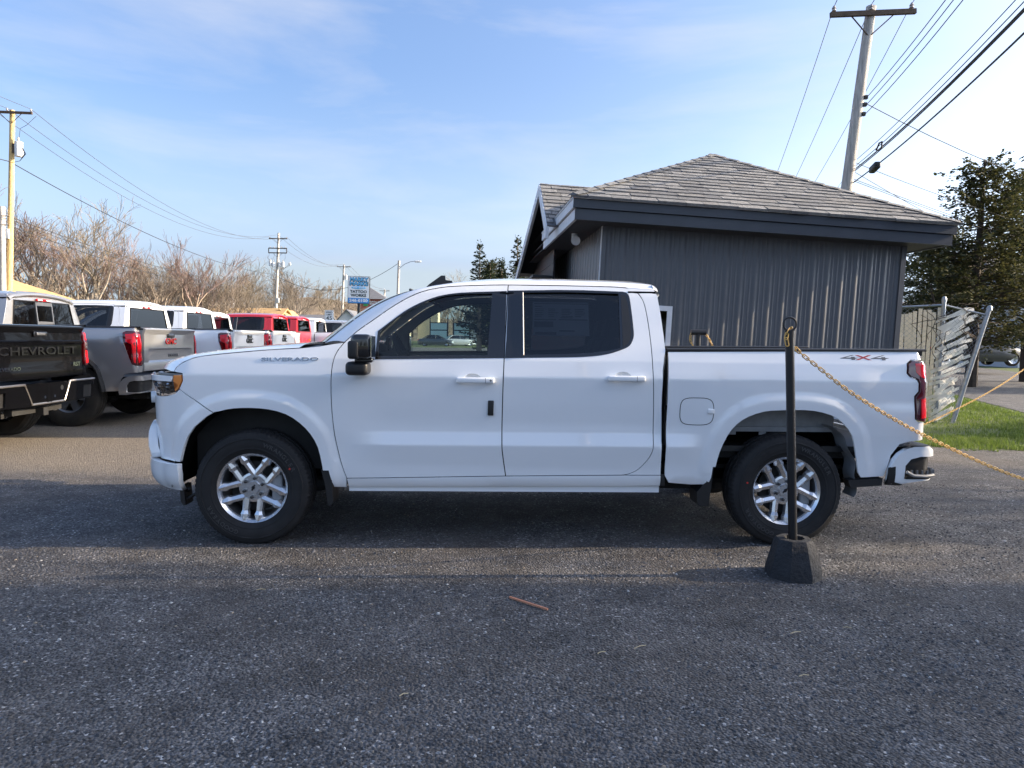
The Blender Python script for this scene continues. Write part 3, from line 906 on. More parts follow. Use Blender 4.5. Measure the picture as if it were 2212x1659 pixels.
def tail_lamps(root, style):
    for sd_ in (-1, 1):
        if style.startswith('gmc'):
            o = cat([(4.515, 1.315), (4.55, 1.335), (4.68, 1.335), (4.80, 1.335)], 3) + [(4.83, 1.33), (4.83, .885), (4.80, .872), (4.70, .872), (4.64, .89), (4.585, 1.03), (4.53, 1.20)]
            L = panel('tail_lamp', o, M['lamp_dark_red'], root, sd_, off=.008, res=.05, gap=0)
            panel('lens', [(4.55, 1.30), (4.70, 1.31), (4.70, .90), (4.675, .91), (4.64, 1.16), (4.56, 1.20)], M['lamp_bright_red'], L, sd_, off=.012, res=.06, gap=0)
            panel('lens', [(4.725, 1.30), (4.81, 1.30), (4.81, .94), (4.74, .90), (4.725, .95)], M['lamp_red'], L, sd_, off=.012, res=.06, gap=0)
        else:
            o = [(4.575, 1.305), (4.602, 1.326), (4.715, 1.325), (4.82, 1.32), (4.82, .905), (4.71, .901), (4.653, .907), (4.635, .925), (4.626, 1.074), (4.654, 1.111), (4.652, 1.173), (4.639, 1.203), (4.59, 1.22), (4.57, 1.244)]
            L = panel('tail_lamp', o, M['lamp_dark_red'], root, sd_, off=.012, res=.05, gap=0, thick=.04)
            panel('lens', [(4.618, 1.310), (4.80, 1.312), (4.80, 1.22), (4.69, 1.205), (4.655, 1.215), (4.62, 1.25)], M['lamp_red'], L, sd_, off=.0155, res=.06, gap=0)
            panel('lens', [(4.662, 1.058), (4.80, 1.09), (4.80, .925), (4.664, .925)], M['lamp_bright_red'], L, sd_, off=.0155, res=.06, gap=0)
            panel('reverse_lens', [(4.70, 1.115), (4.80, 1.115), (4.80, 1.185), (4.70, 1.185)], M['alloy_dark'], L, sd_, off=.015, res=.06, gap=0)

def build_pickup(name, pm, style='main', bed=True, slider=False, flare=False, front=True, wheel_style='alloy', Rt=.402):
    """style: main, chevy, gmc_denali, gmc_dark, chassis"""
    det = style == 'main'
    res = .045 if det else .11
    root = empty(name)
    fo, ft, fg = door_front(); ro, rt, rg, rq = door_rear()
    for sd_ in (-1, 1):
        near = sd_ < 0
        # front fender
        o = cat(HOODLINE, 3) + [(.46, 1.383), (.56, 1.402), (.629, 1.411)] + cat(DOORCUT, 3)[1:] + [(.646, .400), (.56, .404), (.547, .445), (.528, .525)] + ARCH_F[:-1]
        k = next(i for i, p in enumerate(o) if p == ARCH_F[0])
        o = o[:k] + [p for p in ARCH_F if p[0] > -.235] + [(-.241, .924), (-.477, 1.081), (-.449, 1.139), (-.452, 1.188)]
        f = panel('front_fender', o, pm, root, sd_, res=res, gap=.003)
        if det:
            rot = (PI / 2, 0, 0) if near else (PI / 2, 0, PI)
            e = obj('name_badge', text_mesh('SILVERADO', .034, .006, M['emblem_grey'], bold=.0004, width=.386), f, (.27, sd_ * (W0 - inset(.27, 1.29) + .002), 1.291), rot)
            e.rotation_euler[1] = -.02 if near else .02
            e.rotation_euler[0] = PI / 2 - .15
        # doors
        hd = []
        if det:
            def ell(cx, cz, rx, rz): return [(cx + rx * math.cos(a), cz + rz * math.sin(a)) for a in [i * 2 * PI / 20 for i in range(20)]]
        for nm, oo, tt, gg, hx, hz in (('front_door', fo, ft, fg, 1.536, 1.163), ('rear_door', ro, rt, rg, 2.575, 1.185)):
            holes = [shrink(dens(tt, .05), .006)]
            if det: holes.append(ell(hx - .02, hz + .012, .058, .034))
            d = panel(nm, oo, pm, root, sd_, holes=holes, res=res)
            panel('window_trim', tt, M['gloss_black'], d, sd_, holes=[dens(gg, .05)], off=.003, res=res * 1.3, gap=.0, thick=.02)
            panel('window_glass', gg, M['glass_clear'] if (det and nm == 'front_door') else M['glass_tint'], d, sd_, off=-.012, res=.09, gap=-.008, thick=.004, lip=0)
            if nm == 'rear_door':
                panel('quarter_glass', rq, M['satin_black'], d, sd_, off=.006, res=.07, gap=0, thick=.01)
                st = MB().tube([D(1.866, 1.338, .008), D(1.864, 1.78, .008)], .005, 6)
                st.v = [(p[0], p[1] * -sd_, p[2]) for p in st.v]; st.build('window_strip', M['steel'], d)
            if det:
                g = MB()
                def cup(u, v):
                    a = u * 2 * PI; q = D(hx - .02 + .06 * v * math.cos(a), hz + .012 + .036 * v * math.sin(a), -.024 * (1 - v * v) - .002)
                    return (q.x, -sd_ * q.y, q.z)
                g.grid(cup, 24, 6); g.build('handle_cup', pm, d, angle=80)
                y = W0 - inset(hx, hz) + .030
                h = MB().rbox((hx, sd_ * y, hz), (.262, .026, .040), .0125, 3)
                for e in (-.105, .105): h.rbox((hx + e, sd_ * (y - .018), hz), (.05, .05, .030), .01, 2)
                hh = h.build('door_handle', pm, d)
                if nm == 'front_door': MB().cyl((hx + .105, sd_ * (y + .010), hz), (hx + .105, sd_ * (y + .0145), hz), .0075).build('key_lock', M['alloy_dark'], hh)
                MB().box((hx + .07, sd_ * (y + .0128), hz), (.0025, .001, .036)).build('handle_seam', M['satin_black'], hh, smooth=False)
                # inside trim of the door
                lo = [p for p in dens(oo, .06) if p[1] < 1.30]
                panel('door_card', lo, M['dash'], d, sd_, off=-.07, res=.12, gap=.02, thick=.01, lip=0)
        if det and near:
            b = MB(); y = -(W0 - inset(1.643, .97)) - .006
            b.rbox((1.643, y, .971), (.040, .016, .104), .006, 2, Matrix.Rotation(.02, 3, 'Y')); b.build('door_edge_guard', M['trim_black'], root)
        # cab corner behind the rear door, rocker
        o = [(2.60, 1.832), (2.80, 1.820), (2.815, 1.81)] + [(2.832, 1.77), (2.847, 1.637), (2.858, 1.477), (2.862, 1.376), (2.85, 1.33), (2.836, 1.24), (2.832, 1.053), (2.842, .505), (2.57, .504)] + cat(RDOOR, 3)[::-1][1:36]
        o = [p for i, p in enumerate(o) if i < 13 or p[0] > 2.60]
        panel('cab_corner', o, pm, root, sd_, res=res, gap=.003)
        o = ROCK_T + [(2.842, .425), (2.80, .425), (.66, .397)]
        panel('rocker_panel', o, pm, root, sd_, res=res, gap=.003, off=.004)
        if det:
            g = MB().lohi((.66, sd_ * .90, .375), (2.84, sd_ * .945, .42)); g.build('pinch_seam', pm, root, smooth=False)
        # bed side
        if bed:
            o = [(2.878, 1.372), (4.025, 1.389), (4.69, 1.396), (4.85, 1.394), (4.85, 1.335)]
            tl = [(4.60, 1.335), (4.567, 1.31), (4.562, 1.24), (4.585, 1.212), (4.632, 1.195), (4.645, 1.17), (4.646, 1.115), (4.618, 1.08), (4.627, .92), (4.65, .898), (4.85, .893)]
            if style.startswith('gmc'): tl = [(4.55, 1.342), (4.508, 1.322), (4.522, 1.20), (4.577, 1.03), (4.632, .885), (4.70, .864), (4.85, .862)]
            o += tl + [(4.85, .768), (4.715, .768), (4.60, .759), (4.53, .738), (4.475, .66), (4.455, .576), (4.433, .506), (4.262, .499)]
            o += ARCH_R[::-1][1:] + [(3.205, .568), (3.197, .492), (3.178, .44), (3.054, .437), (2.90, .45), (2.868, .505), (2.868, .75), (2.872, 1.0), (2.870, 1.154), (2.876, 1.311)]
            bs = panel('bed_side', o, pm, root, sd_, res=res, gap=.002)
            rl = MB(); 
            def railf(u, v):
                s = lerp(2.87, 4.72, u); z = 1.386 + .022 * u * (1 - .3 * u); k = [(.0, -.008), (.0, .002), (-.008, .009), (-.055, .011), (-.075, .004), (-.075, -.04)][int(round(v * 5))]
                q = D(s, 1.372, k[0]); return (s if s < 4.70 else s, -sd_ * q.y if sd_ < 0 else -q.y, z + k[1])
            rl.grid(lambda u, v: (lambda p: (p[0], sd_ * abs(p[1]), p[2]))(railf(u, v)), 12, 5)
            rl.build('bed_rail_cap', M['trim_black'], bs, angle=40)
            MB().lohi((2.90, sd_ * .88, .99), (4.66, sd_ * .86, 1.372)).build('bed_inner_wall', pm, bs, smooth=False)
            if det:
                fo2 = cat([(2.962, .958), (2.968, 1.02), (3.0, 1.048), (3.075, 1.053), (3.15, 1.048), (3.185, 1.02), (3.193, .96), (3.185, .90), (3.15, .872), (3.08, .866), (3.0, .872), (2.968, .90)], 3, closed=True)
                if near:
                    panel('fuel_door_gap', fo2, M['void'], bs, sd_, off=.0012, res=.06, gap=-.004, thick=.0, lip=0)
                    fd = panel('fuel_door', fo2, pm, bs, sd_, off=.003, res=.05, gap=.001, thick=.004, lip=.001)
                    MB().rbox((3.174, -(W0 - inset(3.174, .962)) - .006, .962), (.046, .012, .034), .005, 2).build('finger_tab', pm, fd)
                # bed badge, drawn as thin plates: 4 X 4 with a pale border
                def dec(n_, pts, m_, o_):
                    q = MB(); P = [D(s, z, o_) for s, z in pts]; P = [(p.x, -sd_ * p.y, p.z) for p in P]
                    q.add(P, [tuple(range(len(P)))]); q.build(n_, m_, bs, smooth=False)
                if near:
                    def four(x, nm_):
                        dec(nm_, [(x, 1.342), (x + .085, 1.364), (x + .104, 1.364), (x + .034, 1.346), (x + .074, 1.346), (x + .080, 1.352), (x + .104, 1.352), (x + .104, 1.346), (x + .135, 1.345), (x + .104, 1.338), (x + .104, 1.330), (x + .078, 1.330), (x + .078, 1.338), (x, 1.339)], M['decal_grey'], .0016)
                    four(4.094, 'badge_four'); four(4.312, 'badge_four')
                    for a in (1, -1):
                        dec('badge_cross', [(4.200, 1.347 - a * .017), (4.226, 1.347 - a * .017), (4.318, 1.347 + a * .017), (4.292, 1.347 + a * .017)][::1], M['decal_red'], .0018 + .0004 * a)
            # inner fender of the rear wheel
            w = MB()
            w.lohi((3.30, sd_ * .80, .82), (4.15, sd_ * .785, 1.0))
            if det:
                w.lohi((3.26, sd_ * .83, .80), (4.16, sd_ * .80, .835))
                for e in (3.40, 3.62, 3.84): w.lohi((e - .025, sd_ * .815, .775), (e + .025, sd_ * .805, .81))
                w.lohi((3.22, sd_ * .99, .975), (4.2, sd_ * .79, .985))
            w.build('wheel_house', M['liner_grey'], bs, smooth=False)
            if det:
                lf = MB().grid(lambda u, v: (3.745 + (.50 + .012 * math.sin(u * 17)) * math.cos(R(-12 + 62 * u)), sd_ * lerp(.97, .80, v) , .46 + .52 * math.sin(R(-12 + 62 * u))), 24, 6)
                lf.build('splash_liner', M['liner_grey'], bs, angle=60)
        if style in ('chevy',) or flare:
            fl = MB().tube([D(s, z, .012) for s, z in ARCH_R], .035, 6)
            fl.v = [(p[0], p[1] * -sd_, p[2]) for p in fl.v]; fl.build('wheel_arch_flare', M['trim_black'], root)
        # wheels
        wheel(root, 0, sd_, R(122 if near else 58), det, Rt, wheel_style)
        wheel(root, 3.745, sd_, R(118 if near else 62), det, Rt, wheel_style)
        # mirror
        if det or style == 'chassis':
            b = MB(); sy = sd_
            b.rbox((.795, sy * 1.165, 1.388), (.138, .19, .160), .036, 3)
            mh = b.build('mirror', M['gloss_black'], root, angle=50)
            MB().rbox((.748, sy * 1.172, 1.365), (.075, .19, .12), .02, 2).build('mirror_shell', M['trim_black'], mh)
            MB().rbox((.752, sy * 1.095, 1.240), (.150, .17, .092), .03, 3).build('mirror_arm', M['trim_black'], mh)
            MB().rbox((.80, sy * 1.13, 1.295), (.12, .10, .03), .012, 2).build('mirror_joint', M['gloss_black'], mh)
            MB().box((.863, sy * 1.17, 1.385), (.004, .17, .14)).build('mirror_glass', M['chrome'], mh, smooth=False)
        # mud flaps
        if det:
            for pts, nm in (([(.475, .53), (.525, .535), (.548, .50), (.556, .30), (.535, .275), (.52, .29), (.50, .44)], 0), ([(3.215, .575), (3.180, .57), (3.165, .46), (3.10, .39), (3.105, .30), (3.125, .285), (3.185, .29), (3.20, .42)], 0)):
                b = MB().prism(pts if sd_ < 0 else pts[::-1], sd_ * .99, sd_ * .80); b.build('mud_flap', M['trim_black'], root, smooth=False)
            MB().prism([(4.18, .478), (4.43, .492), (4.425, .44), (4.20, .425)], sd_ * .985, sd_ * .90).build('lower_valance', M['trim_black'], root, smooth=False)
            MB().rbox((2.855, sd_ * .955, .465), (.045, .03, .085), .008, 2).build('rocker_end_cap', M['trim_black'], root)
    # hood, cowl
    if front:
        HL = resample(cat(HOODLINE, 4), 26)
        e0 = [D(s, z + .003) for s, z in HL]
        def hood(u, v):
            i = int(round(u * 26)); p = e0[i]
            t = 1 - (2 * v - 1) ** 2
            tt = abs(2 * v - 1)
            ye = p.y; y = lerp(ye, -ye, v)
            fr = -.36 * (1 - tt ** 2.6) * (1 - sstep(0, .5, u)) * .93
            x = p.x + fr + .0
            g = p.z + .034 * (1 - tt ** 3) * sstep(.05, .5, u) + .008 * sstep(.45, .6, 1 - abs(tt - .45))
            return (x, y, g)
        b = MB().grid(hood, 26, 28); b.build('hood', pm, root, angle=50)
        b = MB().grid(lambda u, v: (lerp(.30, .56, u) - .17 * (1 - (2 * v - 1) ** 2), lerp(-.90, .90, v), lerp(1.362, 1.378, u) + .02 * (1 - (2 * v - 1) ** 2)), 6, 14); b.build('cowl', M['trim_black'], root)
        for y0 in (-.55, .2):
            b = MB().tube([(.40, y0, 1.405), (.36, y0 + .2, 1.425), (.40, y0 + .55, 1.44)], .009, 6); b.build('wiper', M['trim_black'], root)
    cab_top(root, pm, det)
    cab_back(root, pm, 'slider' if slider else 'plain')
    # underbody
    b = MB()
    b.lohi((-.55, -.50, .36), (4.6, -.42, .50)); b.lohi((-.55, .42, .36), (4.6, .50, .50))
    b.lohi((.55, -.92, .42), (2.84, .92, .50)); b.lohi((-.45, -.78, .5), (.5, .78, .95)); b.lohi((2.9, -.78, .60), (4.66, .78, .66))
    b.lohi((2.7, -.45, .30), (3.4, -.1, .46)); b.cyl((3.745, -.75, .39), (3.745, .75, .39), .055); b.cyl((3.745, -.12, .39), (3.745, .12, .39), .15)
    b.cyl((.0, -.75, .39), (0, .75, .39), .04); b.lohi((3.15, -.66, .50), (4.35, -.58, .53)); b.lohi((3.15, .58, .50), (4.35, .66, .53))
    b.build('chassis', M['chassis'], root, smooth=False)
    for sd_ in (-1, 1):
        for xw in ((0, .55), (3.745, .56)):
            b = MB().grid(lambda u, v: (xw[0] + xw[1] * math.cos(u * PI), sd_ * lerp(.975 if xw[0] < 1 else .80, .55, v), .40 + (xw[1] + .03) * math.sin(u * PI)), 20, 3)
            b.add([(xw[0] + xw[1] * math.cos(a * PI / 20), sd_ * .55, .40 + (xw[1] + .03) * math.sin(a * PI / 20)) for a in range(21)], [tuple(range(21))])
            b.build('wheel_well', M['void'], root)
    # black boxes added behind the panel gaps so no light shows through
    for sd_ in (-1, 1):
        b = MB()
        b.lohi((.62, sd_ * .93, .46), (2.84, sd_ * .90, 1.24))
        b.lohi((.50, sd_ * .94, .55), (.62, sd_ * .80, 1.36))
        if front: b.lohi((-.35, sd_ * .90, 1.0), (.50, sd_ * .86, 1.28))
        b.lohi((1.70, sd_ * .885, 1.24), (1.80, sd_ * .84, 1.45)); b.lohi((1.70, sd_ * .80, 1.45), (1.80, sd_ * .76, 1.78))
        b.lohi((2.62, sd_ * .86, 1.24), (2.83, sd_ * .76, 1.50)); b.lohi((2.62, sd_ * .79, 1.50), (2.82, sd_ * .70, 1.80))
        b.build('gap_light_block', M['void'], root, smooth=False)
    if bed:
        b = MB().lohi((2.88, -.86, .66), (4.70, .86, .70)); b.lohi((2.885, -.86, .66), (2.905, .86, 1.35)); b.build('bed_floor', M['satin_black'], root, smooth=False)
        if style != 'main' or True: tailgate(root, pm, {'main': 'chevy'}.get(style, style), det)
        tail_lamps(root, style)
        rear_bumper(root, pm, style)
    return root
# ================================================================ the white truck in front
truck = build_pickup('pickup_truck', M['white_paint'], 'main')
tag(truck, 'white crew cab pickup standing in full profile behind the black chain post', 'pickup truck')
wp = M['white_paint']
def dplate(name, o, m, parent, off, res=.05, thick=.03, fn=None, gap=0.):
    for sd_ in (-1, 1): panel(name, o, m, parent, sd_, off=off, res=res, gap=gap, thick=thick, fn=fn)

# nose: fascia, lamps, grille, bumper (built on both sides up to the middle)
smid = sA - (RF * TH1 + (-(-W0 + RF * (1 - math.cos(TH1))) / math.cos(TH1)) * (PI / 2 - TH1))     # developed length at the centre line
fas = [(-.487, .578), (-.482, .60), (-.455, .675), (-.422, .752), (-.367, .827), (-.288, .895), (-.243, .922), (-.477, 1.079), (-.512, 1.050), (-.60, 1.030), (-.70, 1.022), (-.84, 1.02), (-.89, .84), (-.90, .578)]
dplate('front_fascia', fas, wp, truck, .0, .045, gap=.002)
for sd_ in (-1, 1):
    o = [(-.458, 1.183), (-.454, 1.14), (-.484, 1.083), (-.516, 1.056), (-.60, 1.036), (-.72, 1.028), (-.95, 1.03), (-.99, 1.10), (-.99, 1.185)]
    hl = panel('headlight', o, M['alloy_dark'], truck, sd_, off=-.045, res=.06, gap=0, thick=.03)
    panel('amber_reflector', [(-.462, 1.178), (-.458, 1.14), (-.488, 1.085), (-.518, 1.064), (-.528, 1.10), (-.522, 1.174)], M['lamp_amber'], hl, sd_, off=-.003, res=.05, gap=0, thick=.02)
    panel('reflector', [(-.535, 1.125), (-.535, 1.062), (-.62, 1.05), (-.80, 1.045), (-.80, 1.12)], M['chrome'], hl, sd_, off=-.028, res=.05, gap=0, thick=.02)
    panel('chrome_edge', [(-.52, 1.060), (-.60, 1.046), (-.72, 1.040), (-.93, 1.040), (-.93, 1.026), (-.72, 1.024), (-.60, 1.032), (-.515, 1.048)], M['chrome'], hl, sd_, off=-.006, res=.05, gap=0, thick=.02)
    for s_ in (-.60, -.72):
        q = D(s_, 1.085, -.022); MB().rbox((q.x, -sd_ * q.y * -1 if 0 else (q.y if sd_ < 0 else -q.y), q.z), (.05, .05, .045), .02, 2).build('projector', M['gloss_black'], hl)
    panel('lens', shrink(o, .004), M['lamp_clear'], hl, sd_, off=-.006, res=.06, gap=0, thick=.004)
    panel('brow_bar', [(-.53, 1.168), (-.535, 1.132), (smid, 1.132), (smid, 1.168)], wp, truck, sd_, off=.004, res=.06, gap=0, thick=.03)
    panel('grille_bar', [(-.93, 1.040), (-.93, .962), (smid, .962), (smid, 1.040)], wp, truck, sd_, off=.030, res=.06, gap=0, thick=.05)
    panel('grille', [(-.90, 1.13), (-.90, .60), (smid, .60), (smid, 1.13)], M['gloss_black'], truck, sd_, off=-.03, res=.09, gap=0, thick=.02)
    # bumper, lower and upper parts
    def bfn(s, z, o):
        k = interp(z, [.36, .40, .45, .52, .57, .60, .66, .72, .78, .84], [-.055, -.015, .015, .027, .024, .020, .035, .036, .028, -.002])
        x, y, nx, ny = plan(s); oo = k + o - .010
        return Vector((x + nx * oo, y + ny * oo, z))
    lo = [(-.484, .567), (-.479, .489), (-.498, .372), (-.60, .377), (-.72, .395), (-.95, .40), (smid, .40), (smid, .575), (-.80, .578), (-.60, .570)]
    panel('front_bumper', lo, wp, truck, sd_, res=.045, gap=.002, fn=bfn, thick=.05)
    up = [(-.775, .585), (smid, .585), (smid, .835), (-.92, .835), (-.86, .80), (-.80, .70)]
    panel('bumper_upper', up, wp, truck, sd_, res=.045, gap=.002, fn=bfn, thick=.06)
    lip = [(-.50, .376), (-.60, .384), (-.72, .404), (-.95, .41), (smid, .41), (smid, .345), (-.9, .345), (-.70, .352), (-.52, .345)]
    panel('air_dam', lip, M['trim_black'], truck, sd_, res=.07, gap=0, off=-.03, thick=.03)
    MB().prism([(-.515, .40), (-.49, .40), (-.475, .265), (-.49, .262), (-.51, .29)], sd_ * .93, sd_ * .80).build('tyre_deflector', M['trim_black'], truck, smooth=False)
    MB().cyl((-.48, sd_ * .9, .30), (-.36, sd_ * .9, .375), .012, n=6).build('deflector_brace', M['trim_black'], truck)
# antenna fin on the roof
b = MB(); fin = [(1.13, 1.855), (1.16, 1.885), (1.255, 1.955), (1.285, 1.955), (1.29, 1.92), (1.34, 1.915), (1.35, 1.87)]
fin = [(x_ - .01, z_ - .015) for x_, z_ in fin]; b.prism(fin, -.25, -.225); b.rbox((1.275, -.2375, 1.855), (.17, .055, .06), .02, 2); b.build('antenna_fin', M['satin_black'], truck, angle=20)
# cabin
def seat(x, y, w):
    b = MB()
    b.rbox((x + .25, y, .86), (.52, w, .17), .06, 3); b.rbox((x + .52, y, 1.16), (.16, w * .96, .62), .06, 3, Matrix.Rotation(.24, 3, 'Y'))
    s_ = b.build('seat', M['seat'], truck)
    MB().rbox((x + .60, y, 1.53), (.10, .27, .19), .045, 3, Matrix.Rotation(.15, 3, 'Y')).build('headrest', M['seat'], s_)
seat(1.16, -.40, .52); seat(1.16, .40, .52)
for y in (-.45, 0, .45): seat(2.02, y, .44)
b = MB().rbox((.72, 0, 1.24), (.34, 1.6, .20), .07, 3); b.rbox((.80, 0, 1.0), (.25, 1.55, .35), .05, 2); b.rbox((1.15, 0, .85), (.75, .26, .26), .04, 2)
ds = b.build('dashboard', M['dash'], truck)
MB().rbox((.80, .05, 1.37), (.03, .38, .19), .012, 2, Matrix.Rotation(.15, 3, 'Y')).build('touch_screen', M['gloss_black'], ds)
MB().rbox((.78, -.40, 1.355), (.10, .34, .09), .03, 2).build('gauge_hood', M['dash'], ds)
rm = Matrix.Rotation(R(65), 3, 'Y'); cc = Vector((.98, -.40, 1.295))
b = MB().tube([cc + rm @ Vector((.19 * math.cos(a), .19 * math.sin(a), 0)) for a in [i * 2 * PI / 28 for i in range(28)]], .017, 8, closed=True)
for a in (0.3, PI - .3, -PI / 2): b.tube([cc, cc + rm @ Vector((.18 * math.sin(a + PI / 2) * 0 + .18 * math.cos(a), .18 * math.sin(a), 0))], .016, 6)
b.rbox(cc, (.06, .13, .11), .03, 2); b.cyl(cc, (.80, -.40, 1.20), .03); b.build('steering_wheel', M['seat'], truck)
b = MB().rbox((.93, 0, 1.70), (.03, .26, .075), .012, 2); b.cyl((.93, 0, 1.72), (.88, 0, 1.79), .008); b.build('interior_mirror', M['gloss_black'], truck)
for y in (-.40, .40): MB().rbox((1.12, y, 1.765), (.20, .34, .02), .008, 2, Matrix.Rotation(.45, 3, 'Y')).build('sun_visor', M['headliner'], truck)
MB().lohi((.62, -.86, .50), (2.8, .86, .58)).build('cabin_floor', M['dash'], truck, smooth=False)
# price sheet inside the rear window
def sheet(name, s0, s1, z0, z1, m, o_):
    b = MB().grid(lambda u, v: D(lerp(s0, s1, u), lerp(z0, z1, v), o_), 6, 4); return b.build(name, m, truck, smooth=False)
st = sheet('price_sheet', 1.935, 2.335, 1.475, 1.715, M['paper'], -.030)
rnd = random.Random(3)
for s0, s1, z0, z1 in [(1.945, 2.10, 1.585, 1.592), (2.12, 2.325, 1.585, 1.592), (1.945, 2.08, 1.535, 1.575), (2.13, 2.22, 1.60, 1.605), (1.95, 2.10, 1.482, 1.500), (2.12, 2.23, 1.505, 1.513), (1.945, 2.33, 1.70, 1.706), (1.95, 2.0, 1.68, 1.686)] + [(1.95 + .095 * c, 1.95 + .095 * c + rnd.uniform(.04, .08), 1.61 + .013 * r_, 1.615 + .013 * r_) for c in range(4) for r_ in range(5)]:
    b = MB().grid(lambda u, v: D(lerp(s0, s1, u), lerp(z0, z1, v), -.0275), 2, 1); q = b.build('printed_line', M['paper_ink'], st, smooth=False)
# ================================================================ row of parked trucks, facing the other way into the lot
ROWX = -8.72
def put(o, x, y, label, grp='pickups parked in a row facing left', sz=1.0, rz=0.):
    o.location = (x, y, gz(y)); o.rotation_euler = (0, 0, rz); o.scale = (sz, sz, sz); tag(o, label, 'pickup truck', grp); return o
t = build_pickup('parked_pickup', M['black_paint'], 'chevy', wheel_style='six')
put(t, -9.45, 3.45, 'glossy black pickup with embossed tailgate lettering and black step bumper', sz=1.12)
t = build_pickup('parked_pickup', M['silver_paint'], 'gmc_denali', slider=True, flare=True, wheel_style='six', Rt=.43)
put(t, -9.12, 6.45, 'silver grey pickup with black wheel arch flare and sliding rear window', sz=1.12)
w1 = build_pickup('parked_pickup', M['white_paint'], 'gmc_dark', wheel_style='six', Rt=.43)
put(w1, -8.77, 9.4, 'white pickup with dark tailgate letters next to the silver grey pickup', sz=1.12)
w2 = copy_tree(w1); put(w2, -8.88, 12.35, 'white pickup with dark tailgate letters, second along from the silver grey one', sz=1.12)
w3 = copy_tree(w1); put(w3, -9.44, 15.3, 'white pickup cab beside the first red cab', sz=1.10)
r1 = build_pickup('chassis_cab_truck', M['red_paint'], 'chassis', bed=False)
for q in (r1,):
    for y in (-.30, .25):
        for k in range(5): MB().box((2.862, y, .98 + .045 * k), (.012, .07, .022)).build('vent_louvre', M['gloss_black'], q, smooth=False)
    for y in (-.72, .72): MB().cyl((2.855, y, 1.12), (2.875, y, 1.12), .04).build('marker_lamp', M['lamp_amber'], q)
put(r1, -8.57, 18.2, 'red crew cab chassis truck standing nearer to the white pickups', sz=1.12, grp='red chassis cab trucks')
r2 = copy_tree(r1); put(r2, -8.55, 21.1, 'red crew cab chassis truck with louvres on its back wall, farther one', sz=1.12, grp='red chassis cab trucks')
w4 = copy_tree(w1); put(w4, -8.6, 24.0, 'white pickup half hidden behind the farther red cab', sz=1.12)
w5 = build_pickup('parked_pickup', M['pale_paint'], 'gmc_dark', front=True, wheel_style='six'); put(w5, -7.9, 27.2, 'pale silver white pickup at the far end of the row', sz=1.10)

